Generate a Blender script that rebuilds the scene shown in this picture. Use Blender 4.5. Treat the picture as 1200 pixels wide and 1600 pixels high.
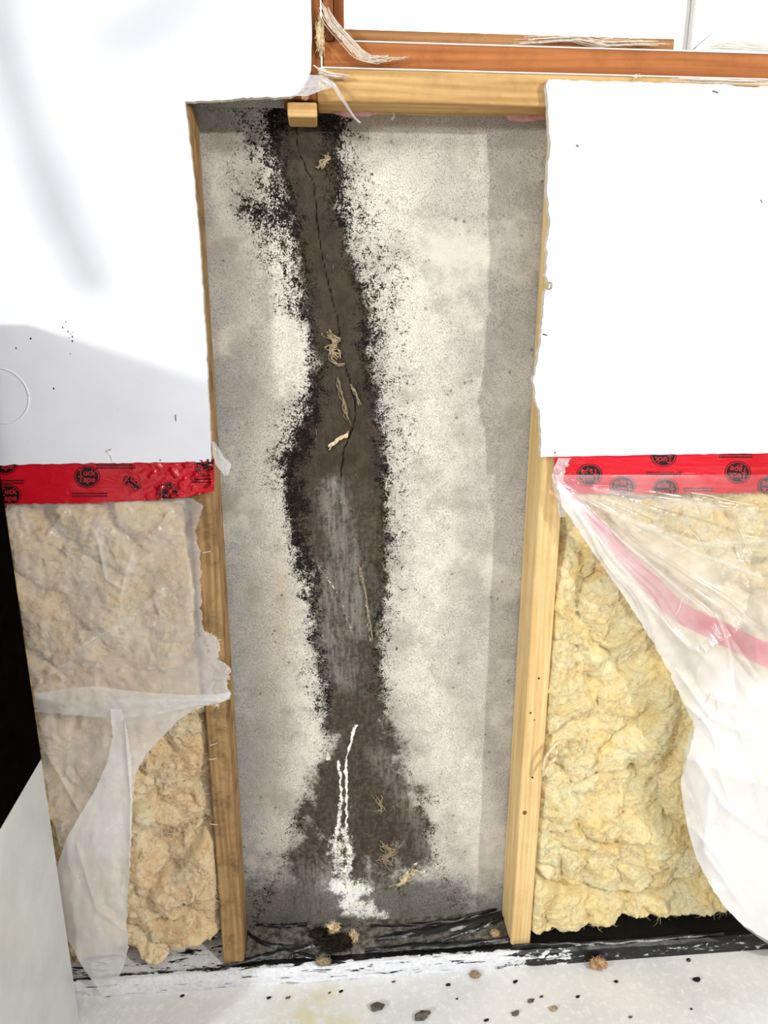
import bpy, bmesh, math, random
import numpy as np
from mathutils import Vector, Matrix

for o in list(bpy.data.objects):
    bpy.data.objects.remove(o, do_unlink=True)
random.seed(7)
scene = bpy.context.scene
C = scene.collection

# ---------------------------------------------------------------- camera
CAM = np.array([0.15924, -1.12016, 1.19762])
YAW, PITCH, ROLL, FPX = 0.0861466, 0.2884813, 0.0029087, 1184.76
_fw = np.array([math.sin(YAW)*math.cos(PITCH), math.cos(YAW)*math.cos(PITCH), -math.sin(PITCH)])
_r0 = np.array([math.cos(YAW), -math.sin(YAW), 0.0])
_u0 = np.cross(_r0, _fw)
_rt = _r0*math.cos(ROLL) + _u0*math.sin(ROLL)
_up = -_r0*math.sin(ROLL) + _u0*math.cos(ROLL)
cam_data = bpy.data.cameras.new('camera')
cam_data.sensor_fit = 'VERTICAL'
cam_data.sensor_height = 36.0
cam_data.lens = FPX/1600*36.0
cam_data.clip_start = 0.02
cam = bpy.data.objects.new('camera', cam_data)
C.objects.link(cam)
cam.matrix_world = Matrix((( _rt[0], _up[0], -_fw[0], CAM[0]), (_rt[1], _up[1], -_fw[1], CAM[1]),
                           (_rt[2], _up[2], -_fw[2], CAM[2]), (0, 0, 0, 1)))
scene.camera = cam

# ---------------------------------------------------------------- world, lights, exposure
world = bpy.data.worlds.new('overcast_sky')
scene.world = world
world.use_nodes = True
bg = world.node_tree.nodes['Background']
bg.inputs[0].default_value = (1.0, 0.99, 0.98, 1)
bg.inputs[1].default_value = 5.0

def lamp(name, kind, loc, power, col, size=0.05, aim=None, sx=1, sy=1):
    d = bpy.data.lights.new(name, kind)
    d.energy = power; d.color = col
    if kind == 'AREA':
        d.shape = 'RECTANGLE'; d.size = sx; d.size_y = sy
    else:
        d.shadow_soft_size = size
    o = bpy.data.objects.new(name, d); C.objects.link(o); o.location = loc
    if aim is not None:
        o.rotation_euler = (Vector(aim)-Vector(loc)).to_track_quat('-Z', 'Y').to_euler()
    return o
lamp('bare_bulb_right', 'POINT', (1.92, -2.15, 2.06), 200, (1.0, 0.975, 0.93), 0.035)
lamp('bare_bulb_left', 'POINT', (-3.05, -3.2, 2.05), 470, (0.93, 0.965, 1.0), 0.16)
lamp('overhead_fill', 'AREA', (0.4, -1.5, 2.22), 20, (0.98, 0.99, 1.0), aim=(0.4, -1.5, 0), sx=1.6, sy=0.4)  # unseen area light added as general fill from above

vs = scene.view_settings
vs.view_transform = 'Standard'; vs.look = 'None'; vs.gamma = 1.0; vs.exposure = 0.0
vs.use_curve_mapping = False

# ---------------------------------------------------------------- helpers: points
def _dir(px, py):
    return _fw + _rt*(px-600)/FPX + _up*(800-py)/FPX
def PX(px, py, Y=0.0):                       # a point of the photograph on the vertical plane y = Y
    d = _dir(px, py); t = (Y-CAM[1])/d[1]
    return CAM + d*t
def PXa(px, py, Y):
    d = _fw[None, :]+_rt[None, :]*((np.asarray(px)-600)/FPX)[:, None]+_up[None, :]*((800-np.asarray(py))/FPX)[:, None]
    return CAM[None, :]+d*((np.asarray(Y)-CAM[1])/d[:, 1])[:, None]
def PZ(px, py, Z=-0.029):                    # ... on the horizontal plane z = Z
    d = _dir(px, py); t = (Z-CAM[2])/d[2]
    return CAM + d*t

def _hash(ix, iy, seed):
    h = (ix.astype(np.int64)*374761393 + iy.astype(np.int64)*668265263 + seed*1442695041) & 0xffffffff
    h = ((h ^ (h >> 13))*1274126177) & 0xffffffff
    h = (h ^ (h >> 16))
    return (h & 0xffff)/65535.0*2*math.pi
def gnoise(x, y, seed=0):
    x = np.asarray(x, float); y = np.asarray(y, float)
    x0 = np.floor(x); y0 = np.floor(y); fx = x-x0; fy = y-y0
    def g(dx, dy):
        a = _hash(x0+dx, y0+dy, seed)
        return np.cos(a)*(fx-dx) + np.sin(a)*(fy-dy)
    sx = fx*fx*fx*(fx*(fx*6-15)+10); sy = fy*fy*fy*(fy*(fy*6-15)+10)
    a = g(0, 0)*(1-sx)+g(1, 0)*sx; b = g(0, 1)*(1-sx)+g(1, 1)*sx
    return (a*(1-sy)+b*sy)*1.5
def fbm(x, y, seed=0, octv=4, gain=0.5):
    s = 0; a = 1.0; f = 1.0
    for i in range(octv):
        s = s + a*gnoise(np.asarray(x)*f, np.asarray(y)*f, seed+i*17); a *= gain; f *= 2.03
    return s
def sstep(a, b, x):
    t = np.clip((x-a)/(b-a), 0, 1); return t*t*(3-2*t)
def seg_dist(X, Z, pts):
    best = np.full(np.shape(X), 9.0)
    for (x0, z0), (x1, z1) in zip(pts[:-1], pts[1:]):
        dx, dz = x1-x0, z1-z0; L = dx*dx+dz*dz+1e-12
        t = np.clip(((X-x0)*dx+(Z-z0)*dz)/L, 0, 1)
        best = np.minimum(best, np.hypot(X-x0-t*dx, Z-z0-t*dz))
    return best

# ---------------------------------------------------------------- helpers: objects
def link(name, me, mats, parent=None, smooth=False):
    o = bpy.data.objects.new(name, me); C.objects.link(o)
    for m in (mats if isinstance(mats, (list, tuple)) else [mats]):
        me.materials.append(m)
    if smooth:
        me.polygons.foreach_set('use_smooth', [True]*len(me.polygons))
    if parent is not None: o.parent = parent
    return o
def tag(o, label=None, cat=None, group=None, kind=None):
    if label: o['label'] = label
    if cat: o['category'] = cat
    if group: o['group'] = group
    if kind: o['kind'] = kind
    return o
def empty(name, loc=(0, 0, 0)):
    o = bpy.data.objects.new(name, None); C.objects.link(o); o.location = loc
    o.empty_display_size = 0.05
    return o
def adopt(parent, *objs):                    # parents keep world placement (parents are only translated)
    for o in objs:
        o.parent = parent
        o.matrix_parent_inverse = Matrix.Translation(-Vector(parent.location))
def pyd(name, verts, faces, mats, parent=None, smooth=False, attrs=None):
    me = bpy.data.meshes.new(name)
    me.from_pydata(np.asarray([tuple(v) for v in verts], dtype=float).tolist(), [], faces)
    if attrs:
        for k, a in attrs.items():
            at = me.attributes.new(k, 'FLOAT', 'POINT')
            at.data.foreach_set('value', np.ascontiguousarray(a, dtype=np.float32).ravel())
    me.update()
    o = link(name, me, mats, None, smooth)
    if parent is not None: adopt(parent, o)
    return o
def bm_obj(name, bm, mats, parent=None, smooth=False):
    bmesh.ops.recalc_face_normals(bm, faces=bm.faces)
    me = bpy.data.meshes.new(name); bm.to_mesh(me); bm.free()
    o = link(name, me, mats, None, smooth)
    if parent is not None: adopt(parent, o)
    return o
def box_bm(x0, x1, y0, y1, z0, z1, bevel=0.0, seg=2, cuts=0, jit=0.0, bm=None):
    new = bmesh.new()
    r = bmesh.ops.create_cube(new, size=1.0)
    for v in new.verts:
        v.co = Vector(((x0+x1)/2+v.co.x*(x1-x0), (y0+y1)/2+v.co.y*(y1-y0), (z0+z1)/2+v.co.z*(z1-z0)))
    if bevel:
        bmesh.ops.bevel(new, geom=list(new.edges), offset=bevel, segments=seg, affect='EDGES', profile=0.5)
    if jit:
        for v in new.verts:
            v.co += Vector((random.uniform(-jit, jit), random.uniform(-jit, jit), random.uniform(-jit, jit)))
    if bm is None: return new
    me = bpy.data.meshes.new('t'); new.to_mesh(me); new.free(); bm.from_mesh(me); bpy.data.meshes.remove(me)
    return bm
def grid_faces(nu, nv):                      # nu columns, nv rows of vertices, row-major (row*nu+col)
    f = []
    for j in range(nv-1):
        for i in range(nu-1):
            a = j*nu+i; f.append((a, a+1, a+nu+1, a+nu))
    return f
def tube(pts, rad, sides=5, bm=None):        # returns verts, faces of a tapered tube along points
    V, F = [], []
    n = len(pts); pts = [Vector(p) for p in pts]
    rr = rad if isinstance(rad, (list, tuple)) else [rad]*n
    for i in range(n):
        t = (pts[min(i+1, n-1)]-pts[max(i-1, 0)]).normalized()
        a = t.cross(Vector((0, 1, 0.13)));  a = a.normalized() if a.length > 1e-6 else Vector((1, 0, 0))
        b = t.cross(a)
        for k in range(sides):
            w = 2*math.pi*k/sides
            V.append(pts[i]+(a*math.cos(w)+b*math.sin(w))*rr[i])
    for i in range(n-1):
        for k in range(sides):
            k2 = (k+1) % sides
            F.append((i*sides+k, i*sides+k2, (i+1)*sides+k2, (i+1)*sides+k))
    F.append(tuple(range(sides))[::-1]); F.append(tuple((n-1)*sides+k for k in range(sides)))
    return V, F
def merge(parts):
    V, F = [], []
    for v, f in parts:
        b = len(V); V += list(v); F += [tuple(i+b for i in q) for q in f]
    return V, F
def smooth_path(pts, n=8):                   # Catmull-Rom
    P = [np.array(p, float) for p in pts]
    P = [2*P[0]-P[1]]+P+[2*P[-1]-P[-2]]
    out = []
    for i in range(1, len(P)-2):
        for k in range(n):
            t = k/n
            out.append(0.5*((2*P[i])+(-P[i-1]+P[i+1])*t+(2*P[i-1]-5*P[i]+4*P[i+1]-P[i+2])*t*t+(-P[i-1]+3*P[i]-3*P[i+1]+P[i+2])*t**3))
    out.append(P[-2]); return out

# ---------------------------------------------------------------- helpers: materials
class NT:
    def __init__(s, name):
        s.m = bpy.data.materials.new(name); s.m.use_nodes = True
        s.t = s.m.node_tree; s.t.nodes.clear()
        s.out = s.n('ShaderNodeOutputMaterial')
        s.co = s.n('ShaderNodeTexCoord').outputs['Object']
    def n(s, typ, **kw):
        nd = s.t.nodes.new(typ)
        for k, v in kw.items(): setattr(nd, k, v)
        return nd
    def put(s, inp, v):
        if isinstance(v, bpy.types.NodeSocket): s.t.links.new(v, inp)
        elif v is not None:
            if hasattr(inp.default_value, '__len__') and not hasattr(v, '__len__'): v = (v,)*len(inp.default_value)
            if hasattr(v, '__len__') and len(inp.default_value) == 4 and len(v) == 3: v = (*v, 1)
            inp.default_value = v
    def noise(s, scale, detail=4, rough=0.55, dist=0.0, vec=None, col=False):
        nd = s.n('ShaderNodeTexNoise'); s.put(nd.inputs['Vector'], vec or s.co)
        nd.inputs['Scale'].default_value = scale; nd.inputs['Detail'].default_value = detail
        nd.inputs['Roughness'].default_value = rough; nd.inputs['Distortion'].default_value = dist
        return nd.outputs['Color' if col else 'Fac']
    def math(s, op, a, b=0.0, c=None, clamp=False):
        nd = s.n('ShaderNodeMath', operation=op, use_clamp=clamp)
        s.put(nd.inputs[0], a); s.put(nd.inputs[1], b)
        if c is not None: s.put(nd.inputs[2], c)
        return nd.outputs[0]
    def ramp(s, fac, a, b, lo=0.0, hi=1.0):          # smoothstep a..b -> lo..hi
        nd = s.n('ShaderNodeMapRange', interpolation_type='SMOOTHSTEP')
        s.put(nd.inputs[0], fac); nd.inputs[1].default_value = a; nd.inputs[2].default_value = b
        nd.inputs[3].default_value = lo; nd.inputs[4].default_value = hi
        return nd.outputs[0]
    def mix(s, fac, a, b, blend='MIX'):
        nd = s.n('ShaderNodeMix', data_type='RGBA', blend_type=blend)
        s.put(nd.inputs[0], fac); s.put(nd.inputs[6], a); s.put(nd.inputs[7], b)
        return nd.outputs[2]
    def attr(s, name):
        return s.n('ShaderNodeAttribute', attribute_name=name).outputs['Fac']
    def scaled(s, sx, sy, sz):
        nd = s.n('ShaderNodeMapping'); s.put(nd.inputs[0], s.co); nd.inputs['Scale'].default_value = (sx, sy, sz)
        return nd.outputs[0]
    def bump(s, h, strength=0.5, dist=0.002, normal=None):
        nd = s.n('ShaderNodeBump'); nd.inputs['Strength'].default_value = strength; nd.inputs['Distance'].default_value = dist
        s.put(nd.inputs['Height'], h)
        if normal: s.put(nd.inputs['Normal'], normal)
        return nd.outputs[0]
    def pbr(s, col, rough=0.7, normal=None, spec=0.3, **kw):
        nd = s.n('ShaderNodeBsdfPrincipled'); s.put(nd.inputs['Base Color'], col); s.put(nd.inputs['Roughness'], rough)
        nd.inputs['Specular IOR Level'].default_value = spec
        if normal: s.put(nd.inputs['Normal'], normal)
        for k, v in kw.items(): s.put(nd.inputs[k.replace('_', ' ')], v)
        return nd.outputs[0]
    def done(s, sh):
        s.t.links.new(sh, s.out.inputs[0]); return s.m
def lin(r, g, b):
    f = lambda c: (c/255/12.92 if c <= 10 else ((c/255+0.055)/1.055)**2.4)
    return (f(r), f(g), f(b))

def mat_concrete():
    t = NT('stained_concrete')
    n1 = t.noise(5, 5, 0.6); n2 = t.noise(38, 5, 0.65); n3 = t.noise(300, 4, 0.7); n4 = t.noise(130, 4, 0.7); n5 = t.noise(620, 3, 0.75)
    base = t.mix(t.ramp(n1, 0.32, 0.68), lin(168, 163, 153), lin(198, 193, 181))
    base = t.mix(t.ramp(n2, 0.35, 0.7), t.mix(0.22, base, lin(120, 114, 104)), base)
    base = t.mix(t.ramp(n3, 0.50, 0.70, 0, 0.6), base, lin(106, 100, 90))
    # paler zone around the stain, bluish grey with painted left shade, ochre patches
    base = t.mix(t.math('MULTIPLY', t.attr('pale'), t.ramp(t.math('ADD', t.math('MULTIPLY', n3, 0.6), t.math('MULTIPLY', n2, 0.4)), 0.36, 0.58, 0.35, 1.0)), base, lin(224, 217, 202))
    base = t.mix(t.math('MULTIPLY', t.attr('blue_shade'), t.ramp(n2, 0.3, 0.62)), base, lin(158, 160, 160))
    base = t.mix(t.math('MULTIPLY', t.attr('ochre'), t.ramp(n2, 0.42, 0.65)), base, lin(190, 160, 105))
    base = t.mix(t.ramp(n5, 0.47, 0.66, 0, 0.9), base, t.mix(0.75, base, lin(70, 64, 56)))
    base = t.mix(t.ramp(t.noise(11, 7, 0.72), 0.46, 0.68, 0, 0.6), base, lin(146, 140, 128))
    base = t.mix(t.ramp(t.noise(7, 6, 0.7), 0.52, 0.7, 0, 0.6), base, lin(222, 215, 199))
    dm = t.ramp(t.math('ADD', t.attr('damp_shade'), t.math('MULTIPLY', t.math('SUBTRACT', t.math('ADD', t.math('MULTIPLY', n4, 0.5), t.math('MULTIPLY', n2, 0.5)), 0.5), 1.6)), 0.15, 1.0, 0, 0.85)
    base = t.mix(dm, base, t.mix(t.ramp(n3, 0.4, 0.6), lin(72, 67, 60), lin(112, 107, 99)))
    # pits
    vor = t.n('ShaderNodeTexVoronoi'); t.put(vor.inputs['Vector'], t.co); vor.inputs['Scale'].default_value = 55
    pit = t.math('MULTIPLY', t.ramp(vor.outputs['Distance'], 0.10, 0.17, 1, 0), t.ramp(t.noise(22, 2), 0.55, 0.62))
    base = t.mix(t.math('MULTIPLY', pit, 0.55), base, lin(80, 74, 66))
    # damp brown core
    vstr = t.noise(1, 5, 0.65, vec=t.scaled(160, 160, 22))
    ncore = t.math('ADD', t.attr('core'), t.math('MULTIPLY', t.math('SUBTRACT', t.math('ADD', t.math('MULTIPLY', t.noise(150, 6, 0.8), 0.6), t.math('MULTIPLY', t.noise(26, 4, 0.7), 0.4)), 0.5), 1.5))
    mcore = t.ramp(ncore, 0.36, 0.72, 0.0, 0.96)
    core_col = t.mix(t.ramp(t.math('ADD', t.math('MULTIPLY', vstr, 0.3), t.math('MULTIPLY', n2, 0.7)), 0.36, 0.64), lin(42, 34, 25), lin(66, 54, 41))
    core_col = t.mix(t.ramp(n3, 0.5, 0.7, 0, 0.7), core_col, lin(30, 24, 18))
    core_col = t.mix(t.ramp(n5, 0.58, 0.72, 0, 0.4), core_col, lin(112, 98, 80))
    gcol = t.mix(t.ramp(t.math('ADD', t.math('MULTIPLY', vstr, 0.6), t.math('MULTIPLY', n4, 0.4)), 0.36, 0.62), lin(64, 60, 52), lin(132, 127, 116))
    gcol = t.mix(t.ramp(n4, 0.52, 0.72, 0, 0.7), gcol, lin(54, 50, 44))
    gm = t.ramp(t.math('ADD', t.attr('grey'), t.math('MULTIPLY', t.math('SUBTRACT', n4, 0.5), 1.3)), 0.2, 1.0, 0, 0.9)
    core_col = t.mix(gm, core_col, gcol)
    col = t.mix(mcore, base, core_col)
    # black mould speckle
    spk = t.math('ADD', t.math('MULTIPLY', t.noise(95, 6, 0.8, 0.3), 0.6), t.math('MULTIPLY', t.noise(420, 4, 0.75), 0.7))
    spk = t.math('SUBTRACT', spk, 0.65)
    m = t.math('ADD', t.attr('mould'), t.math('MULTIPLY', spk, 3.3))
    mm = t.ramp(m, 0.5, 0.66)
    col = t.mix(mm, col, t.mix(t.ramp(n4, 0.45, 0.7), lin(18, 15, 12), lin(44, 38, 30)))
    # pale scratches in the core
    scr = t.noise(1, 3, 0.6, vec=t.scaled(420, 420, 60))
    col = t.mix(t.math('MULTIPLY', t.ramp(scr, 0.69, 0.75, 0, 0.65), t.attr('core')), col, lin(150, 138, 118))
    # white mineral crust
    w = t.math('ADD', t.attr('white'), t.math('MULTIPLY', t.math('SUBTRACT', t.math('ADD', t.math('MULTIPLY', t.noise(120, 5, 0.75), 0.5), t.math('MULTIPLY', t.noise(420, 4, 0.75), 0.5)), 0.5), 2.6))
    mw = t.ramp(w, 0.5, 0.78, 0, 0.95)
    col = t.mix(mw, col, t.mix(t.ramp(n2, 0.4, 0.6), lin(240, 238, 232), lin(250, 244, 228)))
    # crack
    cw = t.math('ADD', t.attr('crack'), t.math('MULTIPLY', t.math('SUBTRACT', t.noise(90, 4, 0.7), 0.5), 0.12))
    mc = t.ramp(cw, 0.035, 0.085, 1, 0)
    col = t.mix(mc, col, lin(20, 16, 12))
    h = t.math('ADD', t.math('MULTIPLY', n3, 0.35), t.math('ADD', t.math('MULTIPLY', n2, 0.8), t.math('MULTIPLY', mw, 0.9)))
    h = t.math('SUBTRACT', h, t.math('ADD', mc, t.math('MULTIPLY', pit, 0.7)))
    return t.done(t.pbr(col, 0.9, t.bump(h, 0.6, 0.0025), 0.15))

def mat_wood(name, c1, c2, axis='z', dirt=0.0, dirtcol=(60, 42, 24)):
    t = NT(name)
    sc = {'z': (70, 70, 3.0), 'x': (3.0, 70, 70)}[axis]
    g = t.noise(1, 6, 0.6, 0.6, vec=t.scaled(*sc))
    g2 = t.noise(1, 3, 0.6, vec=t.scaled(*[s*5 for s in sc]))
    wv = t.n('ShaderNodeTexWave', wave_type='BANDS', bands_direction='X' if axis == 'z' else 'Z')
    t.put(wv.inputs['Vector'], t.scaled(1, 1, 0.08) if axis == 'z' else t.scaled(0.08, 1, 1))
    wv.inputs['Scale'].default_value = 30; wv.inputs['Distortion'].default_value = 11; wv.inputs['Detail'].default_value = 2
    wv.inputs['Detail Scale'].default_value = 0.7
    f = t.math('ADD', t.math('MULTIPLY', g, 0.88), t.math('MULTIPLY', wv.outputs['Fac'], 0.12))
    col = t.mix(t.ramp(f, 0.28, 0.72), lin(*c2), lin(*c1))
    col = t.mix(t.ramp(g2, 0.6, 0.8, 0, 0.4), col, t.mix(0.5, col, lin(*c2)))
    if dirt:
        d = t.math('MULTIPLY', t.ramp(t.noise(16, 6, 0.7), 0.45, 0.68), dirt)
        col = t.mix(d, col, lin(*dirtcol))
        col = t.mix(t.ramp(t.noise(210, 4, 0.7), 0.6, 0.75, 0, dirt), col, lin(*dirtcol))
    return t.done(t.pbr(col, 0.72, t.bump(t.math('ADD', f, g2), 0.35, 0.0012), 0.25))

def mat_simple(name, c, rough=0.6, spec=0.3, var=0.0, scale=60, bump=0.0, c2=None):
    t = NT(name)
    n = t.noise(scale, 5, 0.65)
    col = t.mix(t.ramp(n, 0.3, 0.7, 0, 1), lin(*c), lin(*(c2 or tuple(max(0, k-var) for k in c))))
    return t.done(t.pbr(col, rough, t.bump(n, bump, 0.002) if bump else None, spec))

def mat_drywall():
    t = NT('white_drywall_paint')
    n = t.noise(9, 3); n2 = t.noise(500, 2)
    col = t.mix(t.ramp(n, 0.35, 0.7), lin(228, 228, 232), lin(221, 221, 226))
    sp = t.ramp(t.math('ADD', t.noise(420, 2, 0.5), t.math('MULTIPLY', t.noise(14, 2), 0.25)), 0.925, 0.945)
    col = t.mix(sp, col, lin(120, 112, 100))
    return t.done(t.pbr(col, 0.55, t.bump(n2, 0.12, 0.0006), 0.3))

def mat_fluff(name, a, b, c, soil):
    t = NT(name)
    n1 = t.noise(9, 6, 0.65, 1.5); n2 = t.noise(48, 7, 0.75, 2.2); n3 = t.noise(1, 5, 0.7, 3.0, vec=t.scaled(230, 230, 120))
    col = t.mix(t.ramp(n1, 0.30, 0.70), lin(*b), lin(*a))
    col = t.mix(t.ramp(n2, 0.47, 0.70, 0, 0.8), col, lin(*c))
    col = t.mix(t.ramp(n3, 0.48, 0.68, 0, 0.65), col, lin(*a))
    dirt = t.ramp(t.math('ADD', t.attr('dirt'), t.math('MULTIPLY', t.math('SUBTRACT', t.noise(70, 6, 0.75, 1.0), 0.5), 1.4)), 0.25, 1.05)
    col = t.mix(dirt, col, lin(*soil))
    h = t.math('ADD', t.math('MULTIPLY', n2, 0.8), t.math('MULTIPLY', n3, 0.4))
    nor = t.bump(h, 0.7, 0.006)
    p = t.pbr(col, 0.95, nor, 0.03, Sheen_Weight=0.3, Sheen_Roughness=0.5)
    tr = t.n('ShaderNodeBsdfTranslucent'); t.put(tr.inputs[0], col)
    ms = t.n('ShaderNodeMixShader'); ms.inputs[0].default_value = 0.15
    t.t.links.new(p, ms.inputs[1]); t.t.links.new(tr.outputs[0], ms.inputs[2])
    return t.done(ms.outputs[0])

def mat_plastic(name, gl=0.16, tint=(0.93, 0.92, 0.92), wr=0.10, scale=14, glf=0.45):
    t = NT(name)
    n = t.noise(1, 4, 0.55, 1.4, vec=t.scaled(scale, scale, scale*0.7)); n2 = t.noise(9, 3, 0.5, 0.6)
    nor = t.bump(t.math('ADD', t.ramp(n, 0.35, 0.62), t.math('MULTIPLY', n2, 1.6)), wr, 0.006)
    milk = t.math('ADD', t.attr('milk'), t.math('MULTIPLY', t.math('SUBTRACT', n2, 0.5), 0.22), clamp=True)
    tp = t.n('ShaderNodeBsdfTransparent'); tp.inputs[0].default_value = (0.97, 0.965, 0.96, 1)
    df = t.n('ShaderNodeBsdfDiffuse'); t.put(df.inputs[0], tint); t.put(df.inputs['Normal'], nor)
    tl = t.n('ShaderNodeBsdfTranslucent'); t.put(tl.inputs[0], tint)
    m0 = t.n('ShaderNodeMixShader'); m0.inputs[0].default_value = 0.25
    t.t.links.new(df.outputs[0], m0.inputs[1]); t.t.links.new(tl.outputs[0], m0.inputs[2])
    m1 = t.n('ShaderNodeMixShader'); t.put(m1.inputs[0], milk)
    t.t.links.new(tp.outputs[0], m1.inputs[1]); t.t.links.new(m0.outputs[0], m1.inputs[2])
    g = t.n('ShaderNodeBsdfGlossy'); g.inputs['Roughness'].default_value = gl; t.put(g.inputs['Normal'], nor)
    lw = t.n('ShaderNodeFresnel'); lw.inputs[0].default_value = 1.5; t.put(lw.inputs['Normal'], nor)
    fr = t.math('MINIMUM', t.math('MULTIPLY', lw.outputs[0], glf), 0.22)
    m2 = t.n('ShaderNodeMixShader'); t.put(m2.inputs[0], fr)
    t.t.links.new(m1.outputs[0], m2.inputs[1]); t.t.links.new(g.outputs[0], m2.inputs[2])
    return t.done(m2.outputs[0])

def mat_floor():
    t = NT('floor_concrete_paint')
    n1 = t.noise(6, 5, 0.6); n2 = t.noise(70, 6, 0.75); n3 = t.noise(420, 3, 0.7)
    col = t.mix(t.ramp(n1, 0.35, 0.65), lin(212, 212, 210), lin(226, 225, 221))
    col = t.mix(t.ramp(n2, 0.48, 0.66, 0, 0.7), col, lin(240, 239, 235))
    col = t.mix(t.ramp(n3, 0.68, 0.74, 0, 0.75), col, lin(96, 92, 84))
    c = PZ(500, 1580)
    vm = t.n('ShaderNodeVectorMath', operation='DISTANCE'); t.put(vm.inputs[0], t.co); vm.inputs[1].default_value = (c[0], c[1]-0.03, c[2])
    y = t.math('MULTIPLY', t.ramp(vm.outputs['Value'], 0.02, 0.13, 1, 0), t.ramp(t.noise(30, 4), 0.3, 0.65))
    col = t.mix(t.math('MULTIPLY', y, 0.6), col, lin(214, 200, 140))
    return t.done(t.pbr(col, 0.55, t.bump(t.math('ADD', n2, n3), 0.35, 0.0015), 0.3))

def mat_curb():
    t = NT('painted_black_membrane')
    n = t.noise(1, 6, 0.72, 0.8, vec=t.scaled(22, 60, 75)); n2 = t.noise(160, 4, 0.7)
    f = t.math('ADD', t.attr('paint'), t.math('MULTIPLY', t.math('SUBTRACT', t.math('ADD', t.math('MULTIPLY', n, 0.8), t.math('MULTIPLY', n2, 0.2)), 0.5), 1.7))
    sc_ = t.ramp(t.math('ADD', t.noise(1, 4, 0.6, 0.5, vec=t.scaled(16, 90, 190)), t.math('MULTIPLY', t.noise(9, 2), 0.35)), 0.78, 0.84, 0, 1.2)
    f = t.math('SUBTRACT', f, sc_)
    m = t.ramp(f, 0.48, 0.54)
    col = t.mix(m, lin(20, 20, 20), t.mix(t.ramp(n2, 0.4, 0.7), lin(226, 226, 228), lin(206, 206, 207)))
    r = t.ramp(f, 0.48, 0.54, 0.28, 0.6)
    return t.done(t.pbr(col, r, t.bump(t.math('ADD', n, m), 0.5, 0.003), 0.5))

M = dict(
    concrete=mat_concrete(), floor=mat_floor(), curb=mat_curb(), drywall=mat_drywall(),
    gypsum=mat_simple('torn_gypsum_core', (232, 226, 214), 0.95, 0.05, c2=(196, 186, 168), scale=160, bump=0.5),
    room=mat_simple('bare_basement_surfaces', (98, 100, 104), 0.85, 0.2, 10, 3),
    stud_r=mat_wood('pine_pale', (232, 202, 146), (206, 168, 106), 'z', 0.14, (150, 104, 52)),
    stud_l=mat_wood('pine_weathered', (180, 146, 100), (136, 104, 64), 'z', 0.75, (84, 62, 38)),
    beam=mat_wood('pine_header', (210, 172, 114), (172, 132, 78), 'x', 0.3, (120, 84, 44)),
    cedar=mat_wood('cedar_orange', (180, 112, 60), (146, 84, 42), 'x', 0.3, (104, 58, 26)),
    stop=mat_wood('weathered_stop', (172, 124, 78), (128, 86, 50), 'x', 0.5, (84, 52, 28)),
    cedar_v=mat_wood('cedar_brown', (160, 98, 50), (112, 64, 28), 'z', 0.35, (60, 34, 16)),
    fluff_r=mat_fluff('yellow_glass_wool', (255, 246, 200), (255, 228, 150), (230, 170, 98), (176, 128, 74)),
    fluff_l=mat_fluff('peach_glass_wool', (255, 240, 202), (250, 214, 158), (214, 152, 96), (104, 86, 64)),
    plastic=mat_plastic('vapour_barrier_film'),
    plastic_r=mat_plastic('loose_vapour_barrier_film', 0.13, (1.0, 0.985, 0.98), 0.10, 10, 0.8),
    blackfilm=mat_simple('black_polythene', (14, 14, 14), 0.25, 0.6, c2=(30, 30, 30), scale=70, bump=0.6),
    ink=mat_simple('black_tape_ink', (20, 8, 10), 0.45, 0.4, 4, 90),
    redink=mat_simple('red_lettering', (176, 34, 44), 0.4, 0.4, 10, 90),
    grime=mat_simple('dark_grime', (52, 44, 34), 0.9, 0.1, c2=(20, 17, 13), scale=120, bump=0.8),
    fibre=mat_simple('white_glass_fibre', (238, 224, 206), 0.5, 0.4, 20, 200),
    wisp=mat_simple('dry_insulation_wisp', (182, 164, 132), 0.9, 0.1, c2=(128, 110, 84), scale=200, bump=0.5),
    pink=mat_simple('pink_foam', (216, 170, 166), 0.9, 0.1, c2=(180, 130, 126), scale=80, bump=0.6),
    ledge=mat_simple('dirty_ledge_concrete', (132, 126, 114), 0.9, 0.1, c2=(58, 54, 48), scale=90, bump=0.9),
    vinyl=mat_simple('white_vinyl', (236, 234, 230), 0.4, 0.4, 6, 20),
    vinylgrey=mat_simple('grey_white_vinyl', (226, 221, 214), 0.45, 0.4, 8, 20),
    steel=mat_simple('grey_steel', (120, 116, 110), 0.35, 0.6, 30, 200),
    pebble=mat_simple('grey_mortar_crumb', (112, 106, 98), 0.9, 0.1, 40, 150, 0.6),
    char=mat_simple('black_crumb', (34, 30, 26), 0.8, 0.2, 16, 150, 0.6),
    blackpanel=mat_simple('satin_black_panel', (6, 4, 3), 0.5, 0.0, c2=(12, 8, 5), scale=40),
    palepanel=mat_simple('pale_grey_panel', (214, 216, 213), 0.24, 0.4, c2=(196, 199, 196), scale=6),
    cable=mat_simple('grey_cable_sheath', (90, 90, 92), 0.5, 0.3, 10, 30),
)
def mat_tape(name, c, c2):
    t = NT(name)
    n = t.noise(1, 4, 0.6, 1.0, vec=t.scaled(20, 40, 60)); n2 = t.noise(5, 2)
    col = t.mix(t.ramp(n2, 0.3, 0.7), lin(*c), lin(*c2))
    return t.done(t.pbr(col, 0.22, t.bump(n, 0.5, 0.003), 0.5))
M['tape'] = mat_tape('red_sheathing_tape', (206, 22, 40), (180, 16, 30))
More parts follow.
